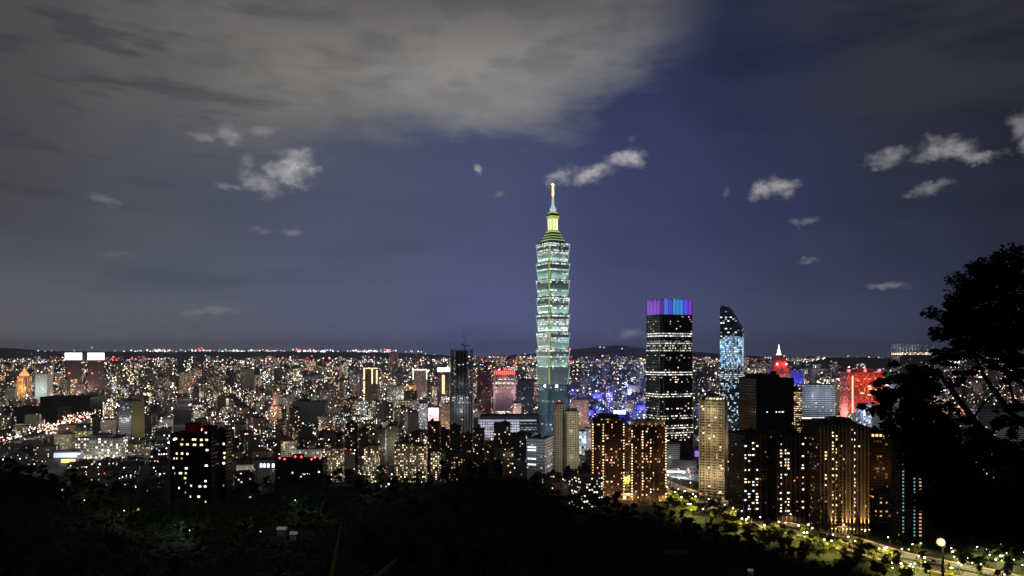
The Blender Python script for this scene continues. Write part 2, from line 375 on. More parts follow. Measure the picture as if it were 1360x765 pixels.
# ------------------------------------------------------------------ trees
def leaf_quad(b, p, s, rr, mi=0):
    a = rr.uniform(0, 2*pi); t = rr.uniform(-.9, .9)
    u = np.array((cos(a), sin(a), t*.6)); u /= np.linalg.norm(u); h = np.array((-sin(a)*.6, cos(a)*.6, rr.uniform(-.8,.8))); h /= np.linalg.norm(h)
    P = np.array(p); m_ = s*rr.uniform(.6, 1.3)
    b.face([tuple(P-u*m_), tuple(P-h*m_*.55), tuple(P+u*m_), tuple(P+h*m_*.55)], mi)
def crown_mesh(name, rr, cr, h0, h1, n, leaf, m):
    """foliage in uneven clumps round the crown's volume, with gaps between"""
    b = MB(); cl = []
    for k in range(rr.randrange(11, 17)):
        a = rr.uniform(0, 2*pi); q = rr.random()**.6; z = h0+(h1-h0)*rr.uniform(.05, .95)
        wd = sin(pi*min(1, max(0.12, (z-h0)/(h1-h0)*.85+.1)))
        cl.append((cr*q*wd*cos(a)*.78, cr*q*wd*sin(a)*.78, z, cr*rr.uniform(.22, .42)))
    cl.append((0, 0, h1-cr*.3, cr*.35))
    for i in range(n):
        c = rr.choice(cl); d = np.array([rr.gauss(0,1) for _ in range(3)]); d /= np.linalg.norm(d)+1e-6
        r_ = c[3]*(rr.random()**.35)*rr.uniform(.85, 1.12)
        leaf_quad(b, (c[0]+d[0]*r_, c[1]+d[1]*r_, c[2]+d[2]*r_*.72), leaf, rr)
    return b.mesh(name, m)
def trunk_mesh(rr, h, r, m):
    b = MB(); p = [(0,0,-1.0)]; x = y = 0
    for k in range(1, 5):
        x += rr.uniform(-.25,.25); y += rr.uniform(-.25,.25); p.append((x, y, h*k/4))
    b.tube(p, [r, r*.85, r*.65, r*.45, r*.2], 7)
    for k in range(5):
        a = k*2*pi/5+rr.uniform(-.4,.4); z = h*rr.uniform(.4,.75); L = h*rr.uniform(.25,.42)
        b.tube([(x*.5, y*.5, z), (x*.5+L*.5*cos(a), y*.5+L*.5*sin(a), z+L*.4), (x*.5+L*cos(a), y*.5+L*sin(a), z+L*.75)], [r*.35, r*.22, r*.08], 5)
    return b.mesh('trunk', m)
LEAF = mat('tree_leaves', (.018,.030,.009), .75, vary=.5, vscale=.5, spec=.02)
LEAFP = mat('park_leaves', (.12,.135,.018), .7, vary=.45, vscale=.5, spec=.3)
BARK = mat('tree_bark', (.05,.04,.03), .9)
kinds = {}
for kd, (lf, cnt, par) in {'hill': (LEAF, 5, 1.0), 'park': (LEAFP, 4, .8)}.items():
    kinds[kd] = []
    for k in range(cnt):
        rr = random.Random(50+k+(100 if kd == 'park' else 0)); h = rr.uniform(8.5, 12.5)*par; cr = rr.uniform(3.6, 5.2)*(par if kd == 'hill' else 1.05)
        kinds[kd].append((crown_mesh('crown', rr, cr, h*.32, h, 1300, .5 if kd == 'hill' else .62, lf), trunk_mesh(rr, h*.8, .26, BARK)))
def tree(kd, x, y, z, s, label, group, name='tree'):
    c, t = R.choice(kinds[kd]); e = empty(name, (x, y, z), R.uniform(0, 6.28)); e.scale = (s*R.uniform(.9,1.15), s*R.uniform(.9,1.15), s)
    tag(e, label, 'tree', group)
    for nm, me in (('crown', c), ('trunk', t)):
        o = link(bpy.data.objects.new(nm, me)); o.parent = e
    return e
# crest row and slope
HT = 'dark leafy tree among the black trees covering the foreground hill'; HG = 'trees on the dark foreground hillside'
px = -25.0; n_h = 0
while px < 1215:
    y = R.uniform(YC-26, YC+6); x = Xp(px, y); s = R.uniform(.7, 1.15)
    tree('hill', x, y, gz(x, y)-.5, s, HT, HG); n_h += 1
    px += R.uniform(10, 20)
for k in range(40):
    y = R.uniform(165, 385); x = Xp(R.uniform(-20, 1260), y)
    tree('hill', x, y, gz(x, y)-.5, R.uniform(.75, 1.15), HT, HG); n_h += 1
print('hill trees', n_h)
# undergrowth and lower canopy as one mass of foliage
b = MB(); rr = random.Random(8)
for k in range(64000):
    y = 105+(YC+70-105)*rr.random()**.75; x = Xp(rr.uniform(-60, 1440), y)
    hgt = 3.9+2.4*sin(x*.16+2*sin(y*.07))*sin(y*.13)+1.2*sin(x*.43+y*.2)
    leaf_quad(b, (x, y, gz(x, y)+max(.3, hgt*rr.uniform(.45,1))), .95, rr)
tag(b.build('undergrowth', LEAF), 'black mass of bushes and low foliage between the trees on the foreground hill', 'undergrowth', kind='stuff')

# ------------------------------------------------------------------ roads, park and plaza on the plain
def strip(pts, wd, z, name, m, off=0.0):
    b = MB(); L = []; Rr = []
    for i, p in enumerate(pts):
        a = pts[max(0,i-1)]; c = pts[min(len(pts)-1,i+1)]; d = (c[0]-a[0], c[1]-a[1]); l = sqrt(d[0]**2+d[1]**2); nx_, ny_ = -d[1]/l, d[0]/l
        L.append((p[0]+nx_*(wd/2+off), p[1]+ny_*(wd/2+off), z)); Rr.append((p[0]-nx_*(wd/2-off), p[1]-ny_*(wd/2-off), z))
    for i in range(len(pts)-1): b.face([L[i], Rr[i], Rr[i+1], L[i+1]] if False else [Rr[i], L[i], L[i+1], Rr[i+1]])
    return b.build(name, m)
def dens(pts, step):
    out = []
    for a, c in zip(pts[:-1], pts[1:]):
        l = sqrt((a[0]-c[0])**2+(a[1]-c[1])**2); n = max(1, int(l/step))
        out += [(a[0]+(c[0]-a[0])*i/n, a[1]+(c[1]-a[1])*i/n) for i in range(n)]
    return out+[pts[-1]]
def gp(px, py): y = Yg(py); return (Xp(px, y), y)
road = [gp(820,622), gp(858,636), gp(900,652), gp(960,672), gp(1030,697), gp(1100,712), gp(1190,740), gp(1300,762), gp(1420,790)]
ASPH = mat('asphalt', (.055,.052,.05), .85, vary=.25, vscale=.3); PAVE = mat('paving', (.26,.21,.14), .85, vary=.2, vscale=.4); LAWN = mat('lawn', (.014,.017,.007), .95, vary=.4, vscale=.2, spec=.05); PAINT = mat('road_paint', (.75,.74,.7), .7)
b = MB(); b.face([(150,560,.10),(560,540,.10),(560,900,.10),(300,1080,.10),(150,1080,.10)]); struct(b.build('park_ground', LAWN))
rd = dens(road, 25)
struct(strip(rd, 46, .18, 'pavement', PAVE)); struct(strip(rd, 13, .30, 'road', ASPH, 11.5)); struct(strip(rd, 13, .30, 'road', ASPH, -11.5))
struct(strip(rd, 8, .34, 'median_lawn', LAWN))
for off in (11.5, -11.5): struct(strip(rd, .3, .36, 'lane_marking', PAINT, off))
b = MB(); pz = [gp(878,632), gp(930,640), gp(934,624), gp(884,616)]; b.face([(*p, .40) for p in pz]); struct(b.build('plaza', mat('plaza_paving', (.4,.39,.36), .8, vary=.15, vscale=.3)))
av = dens([gp(-30,596), gp(10,592), gp(50,583), gp(92,566), gp(130,552), gp(170,541)], 60)
struct(strip(av, 34, .22, 'road', ASPH))
# ------------------------------------------------------------------ landmark buildings
HEROBOX = []
class T:
    def __init__(s, name, label, px0, px1, top, Y, th=0.0, k=0.0, D=None, cat='building', group=None, wall=(.2,.18,.16), fb=(.15,.4,3), fc=(.5,.5,0), bay=3.2, fl=3.3,
                 bands=None, taper=1.0, body=True, z0=0, roofbits=1, parapet=True, poly=None, roofc=(.12,.12,.12), bodyname='body', zbase=0.0):
        S = (px1-px0)*Y/F; th_ = radians(th); s.H = Zp(top, Y)-zbase; s.Y = Y; s.px0 = px0; s.px1 = px1; s.zbase = zbase
        if abs(th) > 1: s.W = (1-k)*S/cos(th_); s.D = k*S/abs(sin(th_))
        else: s.W = S; s.D = D or S*.75
        if D and abs(th) > 1: s.D = D
        s.half = (s.W*abs(sin(th_))+s.D*cos(th_))/2
        s.e = empty(name, (Xp((px0+px1)/2, Y), Y+s.half*.6, zbase), th_); tag(s.e, label, cat, group)
        s.wall = wall; s.fb = fb; s.fc = fc; s.bay = bay; s.fl = fl; s.roofc = roofc
        s.poly = poly(s.W, s.D) if poly else rect(s.W, s.D)
        HEROBOX.append((s.e.location.x, s.e.location.y, max(s.W, s.D)*.62+6))
        bz = [(s.z(b_), s.z(a_), q, (r[0] if r else None)) for a_, b_, q, *r in (bands or [])]
        s.bands = bz
        if body:
            b = MB(); tp = [(x*taper, y*taper) for x, y in s.poly] if taper != 1 else None
            b.prism(s.poly, z0, s.H, tp, wall, fb, fc, bay, fl, bz, roofc=roofc)
            if parapet and not poly:
                t = taper
                for (cx, cy_, sx, sy) in ((0, -s.D/2*t+.2, s.W*t, .4), (0, s.D/2*t-.2, s.W*t, .4), (-s.W/2*t+.2, 0, .4, s.D*t-.8), (s.W/2*t-.2, 0, .4, s.D*t-.8)):
                    b.box(cx, cy_, s.H+.004, sx, sy, 1.1, 1, fa=wall, bot=False)
            s.body = b.build(bodyname, None, s.e)
        for q in range(roofbits):
            w_ = s.W*R.uniform(.22,.4); d_ = s.D*R.uniform(.25,.45); x = R.uniform(-.2,.2)*s.W; y = R.uniform(-.15,.2)*s.D
            m = MB(); hh = R.uniform(3, 6); m.box(x, y, s.H+.01, w_, d_, hh, 1, fa=wall, bot=False); m.box(x+w_*.1, y, s.H+.01+hh, w_*.35, d_*.5, 1.8, 1, fa=tuple(c*.7 for c in wall), bot=False)
            m.build('stair_house', None, s.e)
    def z(s, py): return Zp(py, s.Y)-s.zbase
    def part(s, name, mb, mats=None): return mb.build(name, mats, s.e)
    def face_x(s, px):
        """local x on the front face for a picture column (th = 0 or small)"""
        return (Xp(px, s.Y)-s.e.location.x)/cos(s.e.rotation_euler.z)
    def win(s, face, u, z, sx=1.6, sz=1.5, key='yel', name='window', proud=.02):
        """one lit window (frame deep box) at u metres from the face's centre; face F, L, R"""
        o = link(bpy.data.objects.new(name, win_mesh(key, sx, sz))); o.parent = s.e
        if face == 'F': o.location = (u, -s.D/2-proud, z)
        elif face == 'L': o.location = (-s.W/2-proud, u, z); o.rotation_euler = (0,0,pi/2)
        else: o.location = (s.W/2+proud, u, z); o.rotation_euler = (0,0,pi/2)
        return o
    def red_lamps(s, pts, r=1.0, power=0):
        for (x, y, z) in pts:
            m = MB(); m.box(0,0,-r,r*.5,r*.5,r*.6,fa=(.1,.1,.1)); m.lathe([(0,-.4*r),(r*.8,0),(r,r*.6),(r*.6,r*1.3),(0,r*1.6)], sides=10, mi=1)
            o = m.build('warning_light', [mat('lamp_metal',(.1,.1,.1),.5), mat('red_lamp',(.5,.02,.02),.4,em=(1,.06,.07),es=9)], s.e); o.location = (x, y, z+r)
            if power: lamp('warning_glow', (x, y-1.5, z+r*2.2), power, RED, s.e, size=r)
def scatter_windows(t, face, n, us, zs, key, sx, sz, rr, keep=.5):
    spots = [(u, z) for u in us for z in zs]; rr.shuffle(spots)
    for u, z in spots[:n]: t.win(face, u, z, sx*rr.choice((1,1,1.15,.8)), sz, rr.choice(key))

# ---- the great tower of eight flaring modules
def big_tower():
    Y = 1413.0; s = Y/F
    e = empty('skyscraper', (Xp(735.5, Y), Y+30, 0), radians(29)); tag(e, 'very tall green-glass skyscraper of eight stacked flaring modules with a lit spire', 'skyscraper')
    HEROBOX.append((e.location.x, e.location.y, 70))
    z = lambda py: Zp(py, Y)
    def notch(h, c=.16, c2=.08):
        a = h*(1-c); m = h*(1-c2)   # square with stepped corners
        q = [(-a,-h),(a,-h),(a,-m),(m,-m),(m,-a),(h,-a),(h,a),(m,a),(m,m),(a,m),(a,h),(-a,h),(-a,m),(-m,m),(-m,a),(-h,a),(-h,-a),(-m,-a),(-m,-m),(-a,-m)]
        return q
    bounds = [321, 347, 369.7, 393, 416, 440, 464, 487.5, 511]
    glass = (.40,.52,.47)
    GL = mat('tower_steel', (.42,.50,.46), .35, .3, vary=.15, vscale=.4)
    gold = mat('corner_lamp_strip', (.5,.55,.2), .4, em=(.72,1,.36), es=.34); white = mat('ledge_lamp', (.6,.7,.7), .4, em=(.70,1,.93), es=1.3)
    pale = mat('pale_corner_lamp', (.5,.6,.58), .4, em=(.66,1,.85), es=.36)
    rr = random.Random(5)
    for i in range(8):
        zt, zb = z(bounds[i]), z(bounds[i+1]); ht, hb = 25.2, 21.6
        dim = 1.0 if i < 6 else (.9 if i == 6 else .35)
        b = MB(); fh = (zt-zb-3)/8; bd = []
        for k in range(8):
            zz = zb+1.6+k*fh
            d_ = rr.choice((.2,.3,.45,.65)) if k < 6 else (.75 if k == 7 and i < 7 else .4)
            bd.append((zz, zz+fh, (d_*(1 if i < 7 else .5), .60, 1.15*dim), (1.3, .62, .62)))
        b.prism(notch(hb), zb, zt-1.4, notch(ht), glass, (.3,.62,.8), (.98,.6,.5), 1.9, fh, bd)
        m_ = b.build('module', [FAC2, ROOF], e)
        # ledge, floor bands, corner strips
        l = MB(); l.prism(notch(ht+.9), zt-1.4, zt, None, (.4,.45,.42), bot=True); l.prism(notch(hb-1.2), zb+.01, zb+1.5, None, (.03,.04,.04)); l.build('ledge', [GL, GL], m_)
        sl = MB()
        for k in range(1, 9):
            zz = zb+1.6+k*fh-.45; t = (zz-zb)/(zt-1.4-zb); h = hb+(ht-hb)*t+.18
            sl.prism(notch(h), zz, zz+.3, None, glass, bot=True)
        sl.build('floor_band', [GL, GL], m_)
        for (sx, sy) in ((-1,-1),(1,-1),(-1,1),(1,1)):
            c = MB(); p0, p1 = hb*.92+.7, ht*.92+.7
            c.tube([(sx*p0, sy*p0, zb+.6), (sx*p1, sy*p1, zt-1.6)], [1.5, 1.5] if (sx, sy) == (-1, -1) else [.8, .8], 4)
            c.build('corner_strip', gold if (sx, sy) == (-1, -1) else pale, m_)
        if i < 7:
            for face in ('F', 'L'):
                for u in (-.62, .55):
                    hh = ht+.2; pos = (u*hb, -(hb+2.4)) if face == 'F' else (-(hb+2.4), u*hb)
                    st_ = rr.uniform(.6, 1.25)
                    lamp('uplight', (pos[0], pos[1], zb+.4), 20000*st_*dim, (.76,1,.93), m_, size=.5)
            for face in ('F', 'L'):       # the fittings of the uplights on the ledge
                for u in (-.62, .55):
                    c = MB(); p = (u*hb, -(hb+1.0)) if face == 'F' else (-(hb+1.0), u*hb)
                    c.box(p[0], p[1], zb+.02, 1.6, 1.6, .5); c.build('uplight_fitting', white, m_)
            for face in range(4):   # the ornament in the middle of each side
                c = MB(); c.lathe([(0,0),(2.0,.2),(2.0,1.0),(0,1.2)], sides=12)
                o = c.build('ornament', GL, m_); a = face*pi/2; o.location = ((ht+1.0)*sin(a), -(ht+1.0)*cos(a), zt-2.2); o.rotation_euler = (pi/2, 0, a)
    # shaft under the modules, widening to the ground
    zt = z(511)
    b = MB(); bd = []
    zz = 0; rows = 0
    while zz < zt-1:
        q = rr.choice((.04,.06,.12,.3)); bd.append((zz, min(zz+4.4, zt-1), (q, .66, .9), (.9,.4,.5))); zz += 4.4
    bd = [x for x in bd if x[1]-x[0] > .5]
    b.prism(notch(29), 0, zt-.5, notch(20.5), (.12,.19,.22), (.1,.66,1.2), (.9,.4,.6), 2.6, 4.4, bd); b.build('shaft', [FAC2, ROOF], e)
    sl = MB()
    for k in range(1, 27):
        zz = k*4.4-.4; h = 29+(20.5-29)*zz/zt+.15; sl.prism(notch(h), zz, zz+.35, None, glass, bot=True)
    SB = mat('shaft_band', (.2,.27,.3), .4, .2); sl.build('floor_band', [SB, SB], e)
    for zz in (35, 75, 105):
        for p in ((0,-58),(-58,0)): lamp('shaft_fill', (p[0], p[1], zz), 9000, (.7,.93,1), e, size=.6)  # lamps added in mid-air to brighten the shaft
    # the round lit emblems over the base
    for (x, y, a) in ((-5,-21.6,0), (-21.6,-5,-pi/2)):
        c = MB(); c.lathe([(0,-.6),(2.6,-.6),(2.6,.6),(0,.6)], sides=20); o = c.build('round_lamp', mat('round_lamp_glass',(.7,.6,.8),.4,em=(.80,.72,1),es=5), e)
        o.location = (x, y, z(513)); o.rotation_euler = (pi/2, 0, a)
    # the stepped top
    def tier(name, h0, h1, pa, pb, wall, m, parent=e, c=.2): bb = MB(); bb.prism(notch(h0, c, c/2), z(pb), z(pa), notch(h1, c, c/2), wall, bot=True); return bb.build(name, m if isinstance(m, list) else [m, m], parent)
    ST = mat('dark_green_steel', (.12,.16,.08), .5, .2, vary=.3, vscale=.5)
    tier('roof_tier', 19.5, 17.0, 317, 321, glass, GL); tier('roof_tier', 15.5, 14.6, 313.4, 317.05, glass, ST)
    tier('roof_tier', 14.0, 12.0, 309.6, 313.45, glass, ST); tier('roof_tier', 12.5, 10.4, 305.6, 309.65, glass, ST)
    for pa, h in ((317,17.6),(313.4,15.2),(309.6,13),(305.6,11.2)):
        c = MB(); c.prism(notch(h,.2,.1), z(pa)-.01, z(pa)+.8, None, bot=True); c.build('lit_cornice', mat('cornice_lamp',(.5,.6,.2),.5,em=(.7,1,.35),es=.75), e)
    top_box = tier('glowing_box', 7.4, 8.2, 287.6, 303, glass, mat('box_floodlight_glow', (.7,.75,.4), .4, em=(1,1,.52), es=1.25))  # emission stands in for floodlight falling on this box
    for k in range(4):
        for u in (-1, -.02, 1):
            c = MB(); c.box(u*6.6, -8.3, z(303), .9, .8, z(287.6)-z(303)); o = c.build('mullion', ST, top_box); o.rotation_euler = (0,0,k*pi/2)
    tier('box_base', 9.6, 8.8, 302.9, 305.7, glass, mat('green_lit_steel', (.4,.55,.2), .5, em=(.5,.85,.3), es=.35))  # glow in the steel stands in for floodlighting
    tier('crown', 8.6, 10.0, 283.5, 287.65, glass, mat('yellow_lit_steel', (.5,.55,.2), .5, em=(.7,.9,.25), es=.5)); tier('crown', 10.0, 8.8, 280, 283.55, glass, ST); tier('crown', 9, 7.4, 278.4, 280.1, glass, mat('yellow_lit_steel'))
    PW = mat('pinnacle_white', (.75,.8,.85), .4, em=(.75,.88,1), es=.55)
    c = MB(); c.lathe([(5.6,z(278.4)),(5.2,z(275)),(6.6,z(274.6)),(6.2,z(272.6)),(4.4,z(272.2)),(3.9,z(270)),(3.0,z(269.2))], sides=16); c.build('pinnacle_drum', PW, e)
    c = MB(); c.lathe([(3.0,z(269.3)),(2.2,z(262)),(1.7,z(256))], sides=12); c.build('spire', PW, e)
    c = MB(); c.lathe([(1.9,z(256)),(2.2,z(255)),(2.0,z(243)),(1.1,z(240.5)),(0,z(239.5))], sides=12)
    c.build('beacon', mat('beacon_glass', (.9,.5,.3), .4, em=(1,.46,.16), es=2.6), e)
    c = MB(); c.lathe([(0,-1.6),(1.6,-.8),(1.8,0),(1.2,1.2),(0,1.8)], sides=10); o = c.build('beacon_lamp', mat('white_beacon',(1,1,1),.4,em=(1,.97,.9),es=30), e); o.location = (0,0,z(240.5))
    lamp('beacon_glow', (0,-4,z(252)), 5000, (1,.4,.2), e, size=2)
    # red obstruction lights
    for (x, y, p) in ((-24,-24,463.5), (24,-24,463.5)):
        c = MB(); c.lathe([(0,-1.2),(1.2,0),(0,1.4)], sides=8); o = c.build('warning_light', mat('red_lamp',(.5,.02,.02),.4,em=(1,.06,.07),es=9), e); o.location = (x, y, z(p))
# facade with a paler reflecting curtain wall for the great tower
def mat_facade2():
    m = FAC.copy(); m.name = 'curtain_wall'; n = m.node_tree
    b = next(x for x in n.nodes if x.type == 'BSDF_PRINCIPLED')
    for l in list(b.inputs['Base Color'].links): n.links.remove(l)
    a = next(x for x in n.nodes if x.type == 'ATTRIBUTE' and x.attribute_name == 'fa'); n.links.new(a.outputs['Color'], b.inputs['Base Color'])
    b.inputs['Metallic'].default_value = .15
    return m
FAC2 = mat_facade2()
big_tower()

# ---- black office tower with the violet crown
def crown_tower():
    Y = 1284
    rows = [(421,427,(.10,.5,1.6),(.9,.35,.0)), (441,449,(.5,.52,1.3),(.92,.4,.6)), (453,470,(.52,.53,1.0),(.9,.42,.6)), (470,478,(.12,.5,1.4),(.8,.4,.0)), (493,498,(.97,.48,1.9),(.97,.35,.0)),
            (501,506,(.25,.5,1.8),(.8,.4,.2)), (523,527,(.85,.5,1.7),(.97,.35,.0)), (541,547,(.35,.48,1.8),(.8,.4,.3)), (551,560,(.4,.5,1.3),(.9,.4,.6)), (563,569,(.5,.5,1.5),(.9,.4,.6)), (572,582,(.55,.5,1.5),(.9,.4,.5)), (584,602,(.25,.48,2),(.8,.4,.5))]
    t = T('office_tower', 'black glass office tower with a violet and blue lit crown, right of the tallest tower', 861, 923, 418, Y, th=20, k=.2, cat='office tower', wall=(.025,.026,.032), fb=(.035,.5,1.5), fc=(.85,.4,0), bay=2.7, fl=4.2, bands=rows, taper=.93, roofbits=0, parapet=False)
    W, D = t.W*.93, t.D*.93
    # crown: frame and coloured glass panels between fins
    zc, zt = t.H, Zp(397, Y); rr = random.Random(2)
    c = MB(); c.prism(rect(W*.93, D*.93), zc+.01, zt-1, None, (.05,.04,.08)); c.build('crown_core', [mat('crown_core', (.08,.05,.2), .5)]*2, t.e)
    cols = [(.22,.05,.85),(.10,.12,.95),(.30,.05,.75),(.05,.35,.85),(.16,.08,.8),(.02,.5,.8)]
    for face, L in (('F', W), ('L', D), ('R', D)):
        n = max(8, int(L/1.9)); 
        for k in range(n):
            u = (k+.5)/n*L-L/2; hh = (zt-zc)*rr.uniform(.86, 1.0); ci = (2 if k < n*.12 else rr.choice((0,1,1,3,4,5)) if k < n*.7 else rr.choice((0,2,0,1))) if face != 'L' else 2
            m = MB(); m.box(0,0,0,L/n*.82,.3,hh)
            o = m.build('crown_panel', mat('crown_panel_%d' % ci, (.1,.1,.2), .3, em=cols[ci], es=rr.choice((.6,.85))), t.e)
            o.location = (u, -D/2+.3, zc+.4) if face == 'F' else ((-W/2+.3 if face == 'L' else W/2-.3), u, zc+.4)
            if face != 'F': o.rotation_euler = (0,0,pi/2)
    m = MB()
    for x in np.linspace(-W/2, W/2, 9): m.box(x, -D/2, zc, .6, .6, zt-zc)
    for y in np.linspace(-D/2, D/2, 5)[1:]: m.box(-W/2, y, zc, .6, .6, zt-zc); m.box(W/2, y, zc, .6, .6, zt-zc)
    m.build('crown_frame', mat('dark_steel', (.05,.05,.06), .4, .5), t.e)
    m = MB(); xa = -t.W/2+t.W*.10
    for (xx, xb) in ((-t.W/2*.99, -t.W/2*.93), (t.W/2*.99, t.W/2*.93), (-t.W*.33, -t.W*.42)):
        m.tube([(xx, -t.D/2-.25, 0), (xb, -t.D/2*.93-.25, zt)], [.55,.55], 4)
    m.tube([(-t.W/2, t.D/2, 0), (-t.W/2*.93, t.D/2*.93, zt)], [.55,.55], 4)
    m.build('edge_fin', mat('pale_edge_metal', (.35,.36,.42), .4, .4), t.e)
    return t
crown_tower()

# ---- the slender blue tower with the sliced roof
def blue_tower():
    Y = 1556
    rows = [(410,418,(.0,.8,1)), (418,440,(.22,.62,1.3),(.8,.55,.2)), (440,447,(0,.7,1)), (447,486,(.90,.76,1.15),(.9,.74,.1)), (486,497,(.5,.76,.9),(.86,.6,.3)), (497,502,(.9,.6,1.4),(.95,.3,.2)), (502,560,(.36,.80,1.0),(.86,.66,.2)), (560,588,(.12,.7,.8),(.8,.5,.2))]
    t = T('glass_tower', 'slender blue-lit glass tower with a sliced curved top, second high tower right of the tallest', 957, 994, 447, Y, th=-22, k=.3, cat='glass tower', wall=(.05,.08,.11), fb=(.3,.73,1.2), fc=(.86,.7,.1), bay=2.6, fl=4.0, bands=rows, roofbits=0, parapet=False)
    W, D = t.W, t.D; z = t.z
    # sliced top: high on the left, sweeping down to the right
    n = 10; xs_ = [-W/2+W*i/n for i in range(n+1)]
    hz = [np.interp(i/n, [0,.12,.25,.4,.55,.75,1], [z(409), z(405.5), z(405), z(407.5), z(414), z(424), z(436)]) for i in range(n+1)]
    b = MB(); zb = t.H
    so = 20
    for i in range(n):
        for (y, sgn) in ((-D/2, 1), (D/2, -1)):
            p = [(xs_[i], y, zb), (xs_[i+1], y, zb), (xs_[i+1], y, hz[i+1]), (xs_[i], y, hz[i])]
            u = [(so+i*.9, zb/4), (so+i*.9+.9, zb/4), (so+i*.9+.9, hz[i+1]/4), (so+i*.9, hz[i]/4)]
            if sgn < 0: p.reverse(); u.reverse()
            b.face(p, 0, u, (.05,.08,.11), (.26,.64,1.2), (.8,.5,.2))
        b.face([(xs_[i], -D/2, hz[i]), (xs_[i+1], -D/2, hz[i+1]), (xs_[i+1], D/2, hz[i+1]), (xs_[i], D/2, hz[i])], 1, None, (.1,.1,.11))
    b.face([(-W/2, D/2, zb), (-W/2, -D/2, zb), (-W/2, -D/2, hz[0]), (-W/2, D/2, hz[0])], 0, [(3,zb/4),(8,zb/4),(8,hz[0]/4),(3,hz[0]/4)], (.05,.08,.11), (.2,.64,1.1), (.8,.5,.2))
    b.face([(W/2, -D/2, zb), (W/2, D/2, zb), (W/2, D/2, hz[-1]), (W/2, -D/2, hz[-1])], 0, [(3,zb/4),(8,zb/4),(8,hz[-1]/4),(3,hz[-1]/4)], (.05,.08,.11), (.2,.64,1.1), (.8,.5,.2))
    b.build('sliced_top', None, t.e)
    m = MB()   # ribs of the crown screen
    for i in range(n+1):
        m.box(xs_[i], -D/2-.3, hz[i]-z(405)+z(416) if i < 6 else hz[i]-6, .5, .5, (z(405)-z(416)) if i < 6 else 6.5)
    for i in range(n):
        m.tube([(xs_[i], -D/2-.3, hz[i]), (xs_[i+1], -D/2-.3, hz[i+1])], [.6,.6], 4)
    m.build('crown_rib', mat('crown_rib_metal', (.28,.28,.3), .4, .3), t.e)
    m = MB(); m.tube([(-W*.1,0,hz[4]-1),(-W*.1,0,hz[4]+12)], [.35,.12], 5); m.build('antenna', mat('dark_steel'), t.e)
    for dx_, py in ((0,470),(0,500),(0,530),(0,560)): pass
    lamp('entrance_glow', (6, -D/2-14, 6), 30000, (.6,.8,1), t.e, size=1)
blue_tower()

# ---- residential towers near the hill
BR = (.12,.075,.05)
def bayed(W, D):   # footprint with projecting bays, reads as vertical ribs
    n = 5; p = []; st = W/n
    for i in range(n):
        x0 = -W/2+i*st; q = D*.045 if i % 2 else 0
        p += [(x0, -D/2-q), (x0+st*.999, -D/2-q)]
    p += [(W/2, D/2)]; p += [(-W/2, D/2)]
    return p
def oct_(W, D):
    c = .24*W; d = .24*D
    return [(-W/2+c,-D/2),(W/2-c,-D/2),(W/2,-D/2+d),(W/2,D/2-d),(W/2-c,D/2),(-W/2+c,D/2),(-W/2,D/2-d),(-W/2,-D/2+d)]
def res_pair(label, px0, px1, top, Y, cols, arches, seed):
    rr = random.Random(seed)
    t = T('residential_tower', label, px0, px1, top, Y, D=26, cat='residential tower', wall=BR, fb=(.10,.22,2.0), fc=(.42,.42,0), bay=2.5, fl=3.3, roofbits=0, poly=oct_, group=None)
    W, D = t.W, t.D; nf = int(t.H/3.3)
    rib = MB()
    for u in (-.25,-.12,0,.12,.25): rib.box(u*W, -D/2-.35, 0, .7, .7, t.H-1)
    rib.build('pilaster', mat('brown_tile', (.17,.11,.075), .7, vary=.2, vscale=.3), t.e)
    sl = MB()
    for f in range(1, nf, 1): 
        p = [(x*1.012, y*1.012) for x, y in t.poly]; sl.prism(p, f*3.3-.15, f*3.3+.12, None, bot=True)
    sl.build('floor_band', [mat('brown_tile')]*2, t.e)
    cnt = 0
    for cx_, dens_ in cols:      # balcony lamps column by column
        x = cx_*W/2; y = -D/2 + (0 if abs(cx_) < .52 else (abs(cx_)-.52)/.48*D*.24)
        for f in range(1, nf-1):
            if rr.random() < dens_ and cnt < 96:
                cnt += 1
                o = link(bpy.data.objects.new('balcony_light', win_mesh(rr.choice(('yel','warm','yel','amb')) if abs(cx_) < .9 else rr.choice(('yel','warm')), 1.5*rr.choice((.8,1,1.2)), 1.25))); o.parent = t.e
                o.location = (x+rr.uniform(-.2,.2), y-.25, f*3.3+1.7)
    # roof structure
    m = MB(); m.prism([(x*.7, y*.7) for x, y in t.poly], t.H+.01, t.H+5, None, (.14,.09,.06)); m.build('roof_house', None, t.e)
    if arches:
        for k in range(8):
            a, b_ = t.poly[k], t.poly[(k+1) % 8]; 
            nseg = 2 if sqrt((a[0]-b_[0])**2+(a[1]-b_[1])**2) > 9 else 1
            for q in range(nseg):
                fx = (q+.5)/nseg; x = (a[0]+(b_[0]-a[0])*fx)*.93; y = (a[1]+(b_[1]-a[1])*fx)*.93
                wdt = sqrt((a[0]-b_[0])**2+(a[1]-b_[1])**2)/nseg*.8; ang = atan2(b_[1]-a[1], b_[0]-a[0])
                m = MB(); th_ = .7
                for sx in (-1, 1): m.box(sx*(wdt/2-.35), 0, 0, .7, .8, 4.2)
                N = 6
                for i in range(N):
                    a0, a1 = pi*i/N, pi*(i+1)/N; r = wdt/2-.35
                    m.tube([(r*cos(a0),0,4.2+1.6*sin(a0)),(r*cos(a1),0,4.2+1.6*sin(a1))], [.45,.45], 5)
                o = m.build('roof_arch', mat('pale_stone', (.5,.42,.3), .7), t.e); o.location = (x, y, t.H+.02); o.rotation_euler = (0,0,ang)
        for k in range(5): lamp('arch_uplight', ((k-2)*W*.2, -D*.38+(3 if k in (0,4) else 0), t.H+1.0), 420, (1,.78,.42), t.e, size=.5)
    return t
